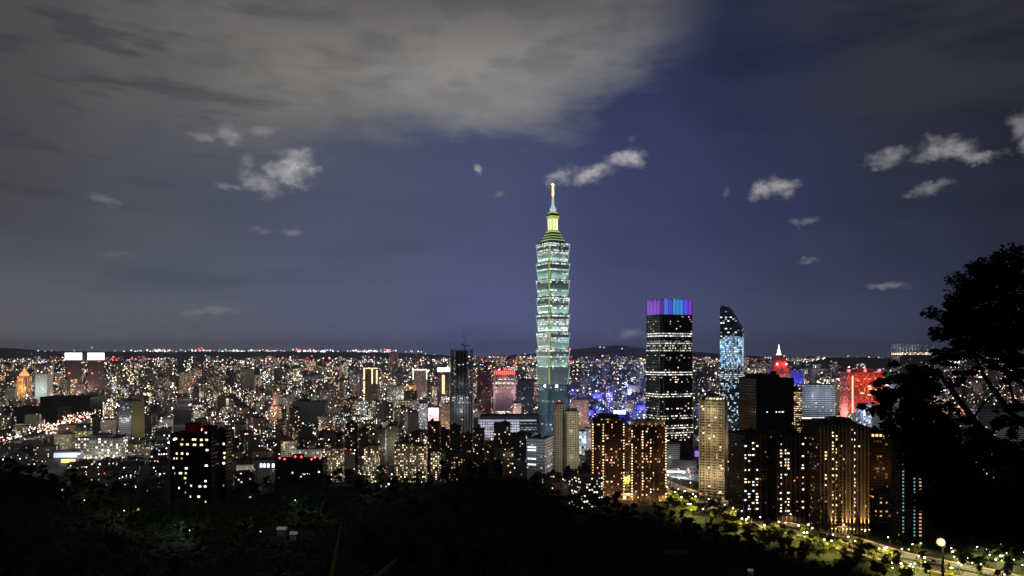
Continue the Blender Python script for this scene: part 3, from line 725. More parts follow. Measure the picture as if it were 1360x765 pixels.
rp1 = res_pair('brown residential tower with dotted balcony lights, nearest the blue lit sign', 787, 829, 556, 905, [(-.97,.85),(-.36,.75),(-.1,.1),(.14,.14),(.97,.95),(-.62,.15)], False, 4)
rp2 = res_pair('brown residential tower crowned by a ring of lit arches', 839, 885, 564, 890, [(-.97,.95),(-.42,.85),(-.18,.2),(.04,.2),(.22,.1),(.97,.95)], True, 9)
for t, n in ((rp1, 3), (rp2, 3)):
    for k in range(n): lamp('wall_fill', ((k-1)*t.W*.42, -t.D/2-9, 4), 2600, (1,.68,.38), t.e, size=1)  # fill lamps added before the brown walls to lift them
    for k in range(2): lamp('wall_fill', ((k*2-1)*t.W*.3, -t.D/2-12, t.H*.55), 1500, (1,.62,.34), t.e, size=.8)
# lit entrance between the two
t = T('entrance_pavilion', 'low orange-lit entrance pavilion at the foot of the two brown dotted towers', 822, 850, 655, 900, D=12, cat='pavilion', wall=(.4,.25,.12), fb=(.9,.15,2.4), fc=(.8,.7,0), bay=4, fl=5, roofbits=0)
lamp('entrance_glow', (0, -14, 6), 5000, (1,.6,.25), t.e)
t = T('lit_link_building', 'small gold-lit stepped building squeezed between the two brown dotted towers', 826, 842, 566, 1010, D=20, cat='building', wall=(.45,.33,.15), fb=(.3,.2,1.6), fc=(.9,.3,.6), bay=4, fl=4, roofbits=0, bands=[(590,640,(.1,.4,.6))])
lamp('terrace_glow', (0, -9, t.z(574)), 9000, (1,.72,.34), t.e, size=.8); lamp('terrace_glow', (0, -9, t.z(588)), 4000, (1,.72,.34), t.e, size=.8)

# cream residential tower
def cream_tower():
    t = T('residential_tower', 'cream residential slab with wide balconies, in front of the black office tower', 930, 971, 533, 905, th=-24, k=.27, cat='residential tower', wall=(.50,.43,.30), fb=(.06,.25,1.3), fc=(.6,.45,0), bay=3.4, fl=3.25, roofbits=0)
    W, D = t.W, t.D; m = MB(); nf = int(t.H/3.25)
    for f in range(1, nf):
        for u in (-.36, -.12, .12, .36): m.box(u*W, -D/2-.7, f*3.25-.1, W*.2, 1.4, .9)
    m.build('balcony', mat('cream_paint', (.52,.45,.32), .7, vary=.15, vscale=.3), t.e)
    m = MB()
    for u in (-.485, -.24, 0, .24, .485): m.box(u*W, -D/2-.6, 0, 1.1, 1.2, t.H+2)
    for v in (-.4, 0., .4): m.box(W/2+.4, v*D, 0, .8, 1.6, t.H+1)
    m.build('pilaster', mat('cream_paint'), t.e)
    m = MB(); m.prism(rect(W*.82, D*.7), t.H+.02, t.z(527), None, (.4,.38,.28), (.5,.46,1.3), (.8,.5,0), 4, 4); m.prism(rect(W*.5, D*.5), t.z(527)+.01, t.z(524), None, (.3,.33,.25)); m.build('penthouse', None, t.e)
    rr = random.Random(3)
    for k in range(26): t.win('F', rr.choice((-.36,-.12,.12,.36))*W+rr.uniform(-1,1), rr.randrange(3, nf)*3.25+1.9, 2.2, 1.0, rr.choice(('warm','yel','wht','dim','dim')), proud=.05)
    for u in (-.3, .25): lamp('wall_fill', (u*W, -D/2-16, 30), 9000, (1,.80,.5), t.e, size=.8)
    lamp('wall_fill', (0, -D/2-13, t.H-12), 7000, (1,.86,.6), t.e, size=.8); lamp('wall_fill', (0, -D/2-16, 75), 8500, (1,.80,.5), t.e, size=.8)
    lamp('wall_fill', (W/2+14, 0, 70), 9000, (1,.80,.5), t.e, size=.8)  # this and the ones above are added fill for the cream walls
cream_tower()

# grey-beige tower standing before the great tower
def grey_tower():
    t = T('residential_tower', 'plain grey-beige residential tower standing in front of the foot of the tallest tower', 749, 769, 547, 1073, th=0, D=24, cat='residential tower', wall=(.36,.33,.25), fb=(.012,.3,1.0), fc=(.5,.45,0), bay=3.4, fl=3.2, roofbits=0)
    m = MB(); x0 = (Xp(743, 1073)-t.e.location.x); w2 = 14*1073/F
    m.prism(rect(w2, 20, x0, 3), 0, t.z(537), None, (.34,.31,.24), (.006,.3,1), (.5,.45,0), 3.4, 3.2); m.build('wing', None, t.e)
    m = MB(); m.box(x0+w2/2+1.0, -9, 0, 3.4, 7, t.z(549), 0, fa=(.03,.03,.03)); m.build('stair_shaft', mat('black_recess', (.03,.03,.03), .8), t.e)
    m = MB()
    for f in range(1, int(t.H/3.2)):
        m.box(0, -12.2, f*3.2-.2, t.W*.98, .4, .5); m.box(x0, -7.2, f*3.2-.2, w2*.9, .4, .5)
    m.build('floor_band', mat('beige_tile', (.42,.38,.29), .7, vary=.15, vscale=.3), t.e)
    m = MB(); m.box(x0, 2, t.z(537)+.01, w2*.6, 8, 3.5, 1, fa=(.3,.25,.2)); m.build('stair_house', None, t.e)
    m = MB(); m.box(2, 0, t.H+1.2, t.W*.6, 12, 3.5, 1, fa=(.2,.2,.18)); m.build('stair_house', None, t.e)
    t.red_lamps([(x0, -4, t.z(537)+3.4)], .8, 500)
    for z_ in (25, 62, 92): lamp('wall_fill', (2, -40, z_), 15000, (1,.90,.70), t.e, size=1)  # added lamps stand in for city glow on the grey walls
grey_tower()

# dark central block: tall slab and two lower wings
DK = (.05,.036,.03)
t = T('residential_tower', 'tall dark unlit residential slab right of the blue glass tower', 993, 1053, 503, 850, th=8, k=.12, cat='residential tower', wall=DK, fb=(.004,.35,1.2), fc=(.4,.4,0), bay=3.2, fl=3.3, roofbits=0)
m = MB(); 
for u in np.linspace(-.48, .48, 9): m.box(u*t.W, -t.D/2-.4, 0, .8, .8, t.H)
m.build('pilaster', mat('dark_tile', (.085,.066,.055), .6), t.e)
m = MB(); m.box(-t.W*.1, 0, t.H+.01, t.W*.62, t.D*.6, 5, 1, fa=DK); m.box(t.W*.2, 0, t.H+5, 5, 5, 3.4, 1, fa=DK); m.build('roof_house', None, t.e)
for u, zz in ((-.22, 546.5), (.02, 546.5), (.12, 546.6), (.2, 546.6)): t.win('F', u*t.W, t.z(zz), 2.4, 1.0, 'wht')
def dark_wing(label, px0, px1, top, base, spots, seed, th=6, ribs=5):
    Y = Yg(base); rr = random.Random(seed)
    t = T('residential_block', label, px0, px1, top, Y, th=th, k=.14, cat='residential block', wall=(.035,.025,.02), fb=(.02,.25,1.0), fc=(.4,.4,0), bay=3, fl=3.2, roofbits=1)
    for u in spots:
        for f in range(3, int(t.H/3.2)-2):
            if rr.random() < .42: t.win('F', u*t.W+rr.uniform(-.3,.3), f*3.2+1.8, rr.choice((1.3,2.0,2.6)), 1.35, rr.choice(('yel','wht','warm','wht','cool')))
    m = MB()
    for u in np.linspace(-.48, .48, ribs): m.box(u*t.W, -t.D/2-.35, 0, .7, .7, t.H)
    m.build('pilaster', mat('brown_tile'), t.e)
    return t
dark_wing('dark brown apartment block with bright stacked windows, left of the two before the unlit slab', 979, 1016, 577, 688, (-.42,-.25,-.08,.08), 6)
tq = dark_wing('dark brown apartment block with bright stacked windows, right of the two before the unlit slab', 1019, 1071, 577, 690, (-.36,-.22,-.14,.3), 7, ribs=8)
for k in range(3): lamp('wall_fill', ((k-1)*14, -tq.D/2-14, 40), 900, (1,.55,.3), tq.e, size=2)

# uplit residence
def uplit():
    Y = Yg(704); t = T('residential_tower', 'brown residential tower with fan-shaped golden uplights along its base', 1083, 1160, 566, Y, th=-9, k=.22, cat='residential tower', wall=(.08,.05,.032), fb=(.035,.25,1.3), fc=(.45,.42,0), bay=2.9, fl=3.25, roofbits=0)
    W, D = t.W, t.D; rr = random.Random(12); us = np.linspace(-.485, .485, 14)
    m = MB()
    for u in us: m.box(u*W, -D/2-.5, 0, 1.0, 1.0, t.H+1.5)
    for v in np.linspace(-.42,.42,5): m.box(W/2+.4, v*D, 0, .9, 1.0, t.H+1.5)
    m.build('pilaster', mat('tan_stone', (.34,.24,.13), .7, vary=.2, vscale=.3), t.e)
    m = MB()
    for f in range(1, int(t.H/3.25)): m.box(0, -D/2-.15, f*3.25-.3, W, .3, .55)
    m.build('floor_band', mat('brown_tile'), t.e)
    m = MB(); bw = W*.97/13
    for f in range(2, int(t.H/3.25)-1):
        for i in (3,4,5,9): m.box((us[i]+us[i+1])/2*W, -D/2-.9, f*3.25-.4, bw*.78, 1.5, 1.0)
    m.build('balcony', mat('brown_balcony', (.20,.14,.09), .7, vary=.2, vscale=.3), t.e)
    m = MB()
    for i in (2,7,11): m.box((us[i]+us[i+1])/2*W, -D/2-.35, 4, bw*.7, .5, t.H-8)
    m.build('shade_strip', mat('dark_tile'), t.e)  # proud dark strips, colour stands in for shaded recesses
    m = MB(); m.prism(rect(W*.8, D*.7), t.H+.01, t.z(560.5), rect(W*.7, D*.5), (.10,.07,.05)); m.prism(rect(W*.4, D*.4, W*.1), t.z(560.5)+.01, t.z(557.5), None, (.08,.06,.05)); m.build('roof_house', None, t.e)
    zl = t.z(691)
    for i, u in enumerate(us):
        if i in (5, 10): continue
        fit = MB(); fit.box(0,0,0,.9,.5,.5); o = fit.build('uplight_fitting', mat('uplight_lens',(.8,.6,.3),.4,em=(1,.75,.35),es=4), t.e); o.location = (u*W, -D/2-2.7, zl-5)
        lamp('uplight', (u*W, -D/2-2.7, zl-4), 52000, (1,.68,.30), t.e, 'SPOT', .12, (radians(174), 0, 0), radians(27), .6)
    for u in (-.38,-.31,-.24,-.17):
        for f in range(6, int(t.H/3.25)-1):
            if rr.random() < .42: t.win('F', u*W, f*3.25+1.7, rr.choice((1.4,2.2)), 1.3, rr.choice(('yel','warm','dim','yel')), proud=.05)
    for f in range(4, int(t.H/3.25)-1, 2): t.win('F', .20*W, f*3.25+1.7, 1.5, 1.5, rr.choice(('yel','wht')), proud=.05)
    for u, f in ((-.05,26),(-.02,22),(.08,17),(-.1,11),(-.04,9),(.4,24),(.42,8),(.3,26)): t.win('F', u*W, f*3.25+1.7, 1.6, 1.4, 'warm', proud=.05)
    for k in range(3): lamp('wall_fill', ((k-1)*W*.34, -D/2-12, 42), 700, (1,.6,.3), t.e, size=.8)
    for k in range(3): lamp('wall_fill', ((k-1)*W*.34, -D/2-14, 74), 500, (1,.6,.3), t.e, size=.8)
    Y2 = 800
    r = T('residential_block', 'brown apartment block with a warm lit top row, tucked behind the golden-uplit tower', 1150, 1184, 574, Y2, cat='residential block', D=22, wall=(.15,.09,.055), fb=(.12,.15,.45), fc=(.7,.45,0), bay=3, fl=3.25, roofbits=1)
    for u in (-.3,-.15,0,.15,.3,.42): r.win('F', u*r.W, r.H-3, 2.4, 2.4, 'warm')
    lamp('wall_fill', (2, -r.D/2-12, 52), 1800, (1,.5,.2), r.e, size=2)
    p = T('podium_block', 'low brown block with lit balconies right of the golden-uplit tower', 1162, 1196, 655, 760, cat='building', D=18, wall=(.14,.10,.07), fb=(.25,.22,1.1), fc=(.7,.3,.3), bay=3, fl=4.5)
    m = MB()
    for f in range(1, 6): m.box(0, -p.D/2-.6, f*4.5, p.W, 1.2, .6)
    m.build('balcony', mat('tan_stone'), p.e)
uplit()

# dark tower with the teal and rose window columns
t = T('residential_tower', 'dark tower with columns of small teal and rose windows, half behind the near tree', 1190, 1236, 574, 690, th=-4, k=.18, cat='residential tower', wall=(.03,.027,.025), fb=(.006,.4,1.0), fc=(.4,.4,0), bay=3, fl=3.3, roofbits=1, D=18)
for u, key in ((-.38,'teal'), (.0,'teal'), (.20,'pink')):
    for f in range(2, int(t.H/3.3)-3):
        if R.random() < .93: t.win('F', u*t.W, f*3.3+1.7, 1.3 if key == 'teal' else 2.2, 1.25, key)

# dark left tower with scattered big windows
def left_tower():
    Y = 720; t = T('residential_tower', 'black tower at the left with big scattered lit windows and a red roof light', 229, 283, 576, Y, D=22, cat='residential tower', wall=(.016,.015,.015), fb=(.0,.4,1), fc=(.4,.4,0), bay=3.4, fl=3.9, roofbits=0)
    z = t.z; rz = [(234,583,'wht',2.2),(236,582,'yel',3),(245,583,'dim',2.2),(259,583,'yel',2),(262,583,'yel',1.6),(270,583.5,'yel',2.6),(277,583.5,'warm',2.8),(285.5,583.5,'yel',1.6),(244,589.5,'warm',2.8),(251.5,589.5,'warm',3),(261,590,'yel',3.4),(270,590,'yel',3),
      (277.5,597,'warm',3),(285,597,'yel',1.6),(237.5,601.5,'yel',1.6),(244.5,601.5,'wht',2.2),(251.5,602,'yel',2),(286.5,603.5,'warm',2.4),(234,608,'warm',1.2),(237.5,608,'warm',1.3),(244,608,'dim',1.8),(250,621,'wht',2.8),(233,620.5,'wht',1.5),(276.5,617.5,'wht',3.2),(284.5,617.5,'yel',1.3),
      (242.5,627.5,'cool',3.4),(249.5,627.5,'warm',1.8),(235,627.5,'dim',1),(248.5,634,'warm',2.4),(249,640,'dim',1),(275.5,638,'yel',2.2),(283,638,'yel',1.4),(268,645,'cool',2.8),(275,645,'cool',2.8),(256.5,644,'wht',1.3),(240.5,647,'wht',1.2),(266.5,658.5,'wht',2.6),(255.5,658.5,'yel',1),(275.5,665,'yel',1.3),(285.5,666,'wht',1.6),(249,653,'dim',1.3),(298.7,644,'dim',1)]
    for px, py, key, sx in rz:
        if px < 282: t.win('F', Xp(px, Y)-t.e.location.x, z(py), sx*.84, 1.7, key)
    w_ = T('residential_tower', 'narrow black tower with a dim red wall, touching the right of the big-windowed black tower', 284, 302, 574, Y+22, D=18, cat='residential tower', wall=(.05,.015,.013), fb=(.0,.4,1), roofbits=1)
    for px, py, key, sx in rz+[(299,589,'yel',2.0),(300,601,'warm',2.4),(300,607,'yel',1.4),(299,614.5,'wht',2.4)]:
        if px > 284: w_.win('F', Xp(px, Y+22)-w_.e.location.x, w_.z(py), sx*.9, 1.9, key)
    m = MB(); m.box(-t.W*.06, 0, t.H+.01, 16*Y/F, 10, z(562)-t.H, 1, fa=(.20,.02,.015)); m.build('roof_house', None, t.e)
    m = MB(); m.box(t.W*.33, 2, t.H+.01, 15*Y/F, 9, z(566)-t.H, 1, fa=(.02,.02,.02)); m.build('roof_house', None, t.e)
    t.red_lamps([(Xp(268.5,Y)-t.e.location.x, -7, z(571.5))], .75, 260)
    lamp('warning_glow', (-2, -9, z(568)), 160, RED, t.e, size=1)
    t.win('F', Xp(276,Y)-t.e.location.x, z(574), 1.6, 1.2, 'wht')
left_tower()

# tower under construction with its crane
def construction():
    Y = 1380; e = empty('unfinished_tower', (Xp(612.5, Y), Y+14, 0)); tag(e, 'unfinished dark tower wrapped in scaffolding above a pale clad lower half, under the crane', 'tower'); HEROBOX.append((e.location.x, e.location.y, 40))
    z = lambda p: Zp(p, Y); W = 27*Y/F; W2 = 31*Y/F; D = 28
    b = MB(); b.prism(rect(W2, D), 0, z(526), None, (.20,.21,.24), (.03,.6,1.2), (.4,.9,.3), 4.0, 4.2, [(z(538), z(531), (.5,.6,1.2), (.8,.3,.5))]); b.build('clad_base', None, e)
    m = MB()
    for u in np.linspace(-.5, .5, 10): m.box(u*W2, -D/2-.4, 0, .9, .8, z(526)+2)
    m.build('fin', mat('pale_fin', (.55,.55,.54), .5), e)
    m = MB(); zz = z(526)+.1
    while zz < z(466): m.prism(rect(W*(1 if zz < z(480) else .95), D), zz, zz+.5, None, bot=True); zz += 4.0
    m.build('floor_slab', [mat('raw_concrete', (.16,.155,.15), .9, vary=.3, vscale=.3)]*2, e)
    m = MB(); m.prism(rect(W*.5, D*.5), z(526), z(466), None, (.06,.06,.06)); m.build('core', None, e)
    m = MB()
    for u in np.linspace(-.48, .48, 6):
        for v in (-.48, 0, .48): m.box(u*W*.95, v*D, z(526), 1.2, 1.2, z(465)-z(526))
    m.build('column', mat('raw_concrete'), e)
    m = MB()
    for u in np.linspace(-.52, .52, 14): m.box(u*W, -D/2-1.6, z(560), .25, .25, z(463)-z(560))
    zz = z(555)
    while zz < z(463): m.box(0, -D/2-1.6, zz, W*1.04, .22, .25); zz += 2.6
    for sx in (-1, 1):
        for v in np.linspace(-.5, .5, 6): m.box(sx*(W/2+1.4), v*D, z(560), .25, .25, z(463)-z(560))
    m.build('scaffolding', mat('scaffold_steel', (.10,.10,.11), .6), e)
    m = MB(); m.box(3, -2, z(466), W*.98, D+3, 1.0); m.build('top_platform', mat('raw_concrete'), e)
    for u, py, q in ((-.1,484.5,3.5),(.1,484,2.5),(.32,482,2),(-.3,497,2.2),(.42,500,1.5),(-.42,510,1.2),(.46,521,1.5),(-.35,528,6),(0,529,6),(.3,528,4),(.0,547,4),(.05,557,3)):
        o = link(bpy.data.objects.new('work_light', win_mesh('wht' if q < 5 else 'cool', q, .8))); o.parent = e; o.location = (u*W, -D/2-.6, z(py))
    for zz in (510, 530, 545): lamp('work_glow', (0, -D/2-12, z(zz)), 3800, (.85,.92,1), e, size=1)
    # crane
    c = empty('tower_crane', (Xp(617, Y), Y+10, z(465.2)+.2)); tag(c, 'luffing crane with a near-vertical jib on top of the unfinished tower', 'crane')
    st = mat('crane_steel', (.14,.12,.12), .5)
    m = MB(); m.box(0,0,0,2.2,2.2,8); m.build('mast', st, c)
    m = MB(); m.box(3,0,8,15,2.4,1.4); m.box(-4.5,0,9.4,3.4,3,3); m.build('counter_jib', st, c)
    m = MB(); p0, p1 = (1.5,0,9), (-3.6,0,z(441)-z(465))
    for s1 in (-.7,.7): m.tube([(p0[0]+s1,p0[1],p0[2]),(p1[0]+s1*.3,p1[1],p1[2])], [.28,.16], 4)
    for k in range(12):
        t0, t1 = k/12, (k+1)/12; q = lambda t_, s1: (p0[0]+(p1[0]-p0[0])*t_+s1*(1-.7*t_), 0, p0[2]+(p1[2]-p0[2])*t_)
        m.tube([q(t0, -.7), q(t1, .7)], [.12,.12], 4)
    m.build('jib', st, c)
    m = MB(); m.tube([(p1[0],0,p1[2]),(9,0,9.5)], [.1,.1], 4); m.build('cable', st, c)
construction()
# ---- mid-distance landmarks
GR = (.22,.21,.19)
t = T('office_building', 'grey office slab with a red-lit crown of fins and pale side walls', 655, 685, 498, 2000, D=40, cat='office building', wall=(.34,.27,.26), fb=(.03,.35,1.2), fc=(.55,.55,.3), bay=3.4, fl=3.8, roofbits=0, bands=[(502,505,(.7,.5,1.8),(.95,.4,0)), (507.5,510.5,(.98,.42,2.2),(.97,.5,0)), (513,515,(.3,.45,1.4),(.9,.5,.5)), (546,549,(.98,.45,2),(.97,.6,0))])
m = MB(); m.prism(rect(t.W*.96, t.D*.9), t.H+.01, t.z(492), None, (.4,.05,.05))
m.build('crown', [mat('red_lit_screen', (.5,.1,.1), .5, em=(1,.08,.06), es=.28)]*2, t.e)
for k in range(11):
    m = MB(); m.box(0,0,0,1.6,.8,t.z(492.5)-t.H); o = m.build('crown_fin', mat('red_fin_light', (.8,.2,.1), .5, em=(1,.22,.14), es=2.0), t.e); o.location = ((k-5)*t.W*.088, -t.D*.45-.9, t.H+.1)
m = MB()
for sx in (-1, 1): m.box(sx*t.W*.44, -t.D/2-.5, 0, t.W*.1, 1.0, t.H)
m.build('side_wall', mat('pale_pink_stone', (.5,.4,.38), .7), t.e)
t.red_lamps([(0,0,t.z(492)+1),(-12,0,t.z(492)+1),(12,0,t.z(492)+1)], 1.4)
for k in (-1,1): lamp('wall_fill', (k*22, -t.D/2-22, t.H-45), 26000, (1,.66,.6), t.e, size=1.2)
lamp('crown_wash', (0, -t.D/2-8, t.H-2), 6000, (1,.2,.15), t.e, size=1.2)
T('apartment_tower', 'dark maroon apartment slab between the unfinished tower and the red-crowned office', 634, 652, 492, 1950, D=30, cat='apartment tower', wall=(.14,.05,.05), fb=(.10,.15,1.3), fc=(.5,.45,0), roofbits=1)
T('office_block', 'blocky dark office with sparse pinkish windows between the red-crowned office and the tallest tower', 686, 709, 505, 1900, D=35, cat='office block', wall=(.07,.07,.08), fb=(.09,.45,2.0), fc=(.5,.5,0))

def lit_white(label, name, px0, px1, top, Y, wall, fb, fc=(.5,.5,0), power=20000, col=(.9,.95,1), nl=2, z_=.5, off=26, **kw):
    t = T(name, label, px0, px1, top, Y, wall=wall, fb=fb, fc=fc, **kw)
    for k in range(nl):
        u = 0 if nl == 1 else (k/(nl-1)-.5)*.9
        lamp('facade_fill', (u*t.W, -t.D/2-off, t.H*z_), power, col, t.e, size=1)  # added fill lamps, for a street-lit look on the front
    return t
t = lit_white('white shopping complex with a patchwork facade and long dark roof, left of the tallest tower', 'shopping_complex', 636, 712, 557, 1420, (.62,.60,.66), (.06,.55,1.8), (.7,.45,0), 36000, (.86,.86,1), 3, .6, 30, D=60, cat='shopping complex', bay=5, fl=5, roofbits=0)
m = MB(); rr = random.Random(31)
for k in range(60):
    x = rr.uniform(-.48,.10)*t.W; zz = rr.uniform(.05,.9)*t.H; m.box(x, -t.D/2-.25, zz, rr.uniform(2,7), .5, rr.uniform(1.2,4))
m.build('facade_patch', mat('grey_panel', (.2,.2,.25), .6), t.e)
m = MB(); m.box(4, -2, t.H+1.2, t.W*1.02, t.D*1.05, 6, 1, fa=(.05,.05,.055)); m.build('roof_canopy', None, t.e)
T('glass_hall', 'teal glass hall with horizontal bands tucked against the left foot of the tallest tower', 690, 714, 562, 1330, D=30, cat='hall', wall=(.2,.28,.32), fb=(.35,.68,.5), fc=(.98,.35,.8), bay=3, fl=3.6, roofbits=0)
T('apartment_block', 'dark square block with a column of white windows before the white shopping complex', 656, 678, 563, 1130, D=22, cat='apartment block', wall=(.045,.04,.04), fb=(.14,.45,1.6), fc=(.5,.45,0))
T('dark_hall', 'long black-roofed hall with few lights behind the pale grey office', 676, 706, 578, 1150, D=40, cat='hall', wall=(.05,.05,.055), fb=(.05,.4,1.4))
t = lit_white('pale grey office with blue-black windows and bright white floors, left foot of the grey-beige tower', 'office_block', 699, 738, 583, 1040, (.42,.43,.46), (.10,.6,1.6), (.7,.4,.5), 5200, (.88,.93,1), 2, .8, 24, th=-18, k=.38, cat='office block', bay=3.2, fl=4, roofbits=1)
for f in (3,4,7,9): 
    for u in (-.36,-.2,-.05): t.win('F', u*t.W, t.H-4*f+1.0, 3.8, 1.7, 'cool', proud=.05)
lit_white('reddish apartment tower with speckled orange windows just right of the tallest tower', 'apartment_tower', 759, 782, 531, 1600, (.42,.30,.26), (.26,.16,1.1), (.6,.5,0), 26000, (1,.74,.62), 1, .6, 26, D=26, cat='apartment tower')
T('teal_lit_building', 'small building with a glowing teal wall right of the grey-beige tower', 766, 778, 573, 1220, D=20, cat='building', wall=(.3,.5,.5), fb=(.97,.66,1.0), fc=(.96,.92,0), bay=4, fl=4.2, roofbits=0)
lit_white('pale pink apartment tower beside the glowing teal wall', 'apartment_tower', 777, 791, 569, 1240, (.5,.4,.42), (.1,.3,1.2), (.5,.5,0), 9000, (1,.82,.9), 1, .6, 20, D=20, cat='apartment tower')
# the blue quarter
BL = (.22,.23,.34); rr = random.Random(77)
for i, (a, c_, tp, Y) in enumerate(((772,788,545,1900),(786,800,523,2500),(800,818,533,2200),(816,838,560,1750),(834,849,512,2700),(846,862,538,1900),(792,812,560,1550),(842,860,566,1500),(772,786,502,3300),(803,812,498,3600),(822,832,505,3300),(850,860,500,3400))):
    lb = ['squat blue-lit block just right of the speckled reddish tower','slim blue-lit tower second from the left in the blue quarter','broad blue-lit tower in the middle of the blue quarter','blue-lit block directly below the bright sign','tall slim blue-lit tower right of the bright sign','blue-lit tower touching the left edge of the black office tower',
      'low blue-lit block behind the left brown dotted tower','low blue-lit block behind the ring of lit arches','distant bluish tower right of the tallest tower','distant narrow bluish tower at the centre of the blue quarter','distant narrow bluish tower above the bright sign','distant bluish tower beside the black office tower'][i]
    t = T('office_tower', lb, a, c_, tp, Y, D=24, cat='office tower', wall=BL if Y < 3000 else (.12,.12,.2), fb=(.14,.86 if i != 8 else .5,1.6), fc=(.55,.5,0), group=None)
    if Y < 2600: lamp('blue_wash', (0, -t.D/2-24, t.H*.75), 190000 if Y > 1600 else 60000, (.10,.10,1), t.e, size=1.2)  # blue lamp added before the tower to tint its walls
t = T('sign_building', 'dark building carrying a wide glowing blue-white rooftop sign', 812, 834, 552, 1400, D=22, cat='office building', wall=(.06,.06,.2), fb=(.05,.9,1.2), roofbits=0)
m = MB(); m.box(0,-.6,0,16*1400/F,1.2,4.6*1400/F); o = m.build('rooftop_sign', mat('blue_white_sign', (.5,.5,1), .5, em=(.62,.62,1), es=4.5), t.e); o.location = (0, -5, t.H+3)
m = MB()
for u in (-.4,0,.4): m.box(u*20,-4,t.H,.6,.6,4)
m.build('sign_post', mat('dark_steel'), t.e)
lamp('sign_glow', (0,-14,t.H+6), 26000, (.15,.15,1), t.e, size=1.2)

for x_, y_, z_, p_ in ((790,1650,75,300000),(812,1900,85,400000),(838,1750,75,400000),(852,2300,90,500000),(822,2700,95,600000),(790,2500,90,400000)): lamp('blue_fill', (Xp(x_,y_), y_, z_), p_, (.10,.11,1), size=1)  # lamps added in mid-air to turn the whole quarter blue
# right hand group
t = T('louvred_block', 'grey louvred block at the right foot of the ring-of-arches tower', 884, 902, 590, 1150, D=22, cat='office block', wall=(.25,.25,.24), fb=(.0,.5,1), fc=(.95,.45,0), fl=3)
m = MB()
for f in range(1, int(t.H/3)): m.box(0, -t.D/2-.3, f*3, t.W, .6, .9)
m.build('louvre', mat('grey_louvre', (.4,.4,.38), .6), t.e)
lamp('facade_fill', (0, -t.D/2-22, 14), 7000, (.9,1,.95), t.e, size=2)
e = empty('assembly_hall', (Xp(911, 1090), 1100, 0), radians(-12)); tag(e, 'low hall with a grey sloping roof and a pink lit gable, above the bright plaza', 'hall'); HEROBOX.append((e.location.x, e.location.y, 26))
W = 30*1090/F; zt = Zp(613,1090); ze = Zp(622,1090)
b = MB(); b.prism(rect(W, 20), 0, ze, None, (.4,.3,.28), (.2,.25,1.2), (.6,.5,0), 4, 5); b.build('wall', None, e)
b = MB(); b.face([(-W/2-1,-11,ze),(W/2+1,-11,ze),(W/2+1,3,zt),(-W/2-1,3,zt)]); b.face([(W/2+1,11,ze),(-W/2-1,11,ze),(-W/2-1,3,zt),(W/2+1,3,zt)]); b.face([(-W/2-1,11,ze),(-W/2-1,-11,ze),(-W/2-1,3,zt)]); b.face([(W/2+1,-11,ze),(W/2+1,11,ze),(W/2+1,3,zt)])
b.build('roof', mat('grey_sheet_roof', (.3,.3,.32), .5, vary=.2, vscale=.3), e)
lamp('gable_light', (-W/2-8,-8,10), 5000, (1,.6,.5), e, size=1); lamp('gable_light', (8,-20,14), 3000, (1,.95,.9), e, size=1)
e = empty('plaza_canopy', (Xp(893, 1080), 1060, 0), 0); tag(e, 'bright white-lit flat canopy at the edge of the plaza', 'canopy')
b = MB(); b.box(0,0,8,26,12,.8); b.build('roof', mat('white_canopy', (.8,.8,.8), .5, em=(.85,.95,1), es=1.3), e)
for x in (-11, 0, 11):
    for y in (-4.5, 4.5): b = MB(); b.box(x,y,0.4,.5,.5,7.6); b.build('post', mat('dark_steel'), e)
for x in (-9, 9): lamp('canopy_light', (x,-9,7.2), 9000, (.8,.92,1), e, size=1.5)
t = T('kiosk', 'small block with a violet lit wall beside the cream slab', 922, 931, 597, 1180, D=8, cat='building', wall=(.2,.1,.4), fb=(0,.5,1), roofbits=0)
m = MB(); m.box(0,-.3,0,t.W*.9,.6,9); o = m.build('wall_sign', mat('violet_sign', (.3,.1,.6), .5, em=(.42,.22,.9), es=.8), t.e); o.location = (0,-t.D/2-.3,t.H-11)

t = T('domed_tower', 'stone tower with a red-lit dome and a white-lit spire, behind the unlit slab', 1021, 1053, 496, 1900, D=46, cat='domed tower', wall=(.4,.2,.19), fb=(.12,.3,1.1), fc=(.5,.5,0), roofbits=0)
z = t.z; q = 1900/F
m = MB(); m.prism(rect(t.W*.8,t.D*.8), t.H+.01, z(490), None, (.4,.12,.12)); m.build('upper_storey', None, t.e)
m = MB(); m.lathe([(11*q,z(490)),(11.5*q,z(486)),(10.5*q,z(480)),(8*q,z(475)),(4.5*q,z(472)),(3.2*q,z(471.4))], sides=20); m.build('dome', mat('red_dome', (.40,.10,.09), .6, vary=.3, vscale=.1), t.e)
m = MB(); m.lathe([(3.2*q,z(471.5)),(3.0*q,z(469.6)),(1.7*q,z(469)),(1.9*q,z(465.5)),(.9*q,z(463.5)),(.25*q,z(457.5)),(0,z(456.5))], sides=10); m.build('spire', mat('white_lit_spire', (.8,.8,.75), .5, em=(1,.97,.85), es=2.6), t.e)
for u in (-6, 6):
    m = MB(); m.lathe([(0,-3),(3,0),(0,3)], sides=10); o = m.build('floodlight', mat('red_flood', (.6,.1,.1), .4, em=(1,.16,.16), es=12), t.e); o.location = (u*q, -10.5*q, z(483.5))
    lamp('red_flood', (u*q, -14*q, z(484)), 20000, (1,.14,.10), t.e, size=1.2)
for k in range(6):
    m = MB(); m.box(0,0,0,1.2,1.6,(z(486)-z(497))); o = m.build('buttress', mat('red_stone', (.4,.14,.12), .7), t.e); a = pi+k*pi/5; o.location = (12.2*q*cos(a), 12.2*q*sin(a), t.H-3)
lamp('wall_fill', (0,-t.D/2-25,t.H-20), 40000, (1,.4,.35), t.e, size=1.2)
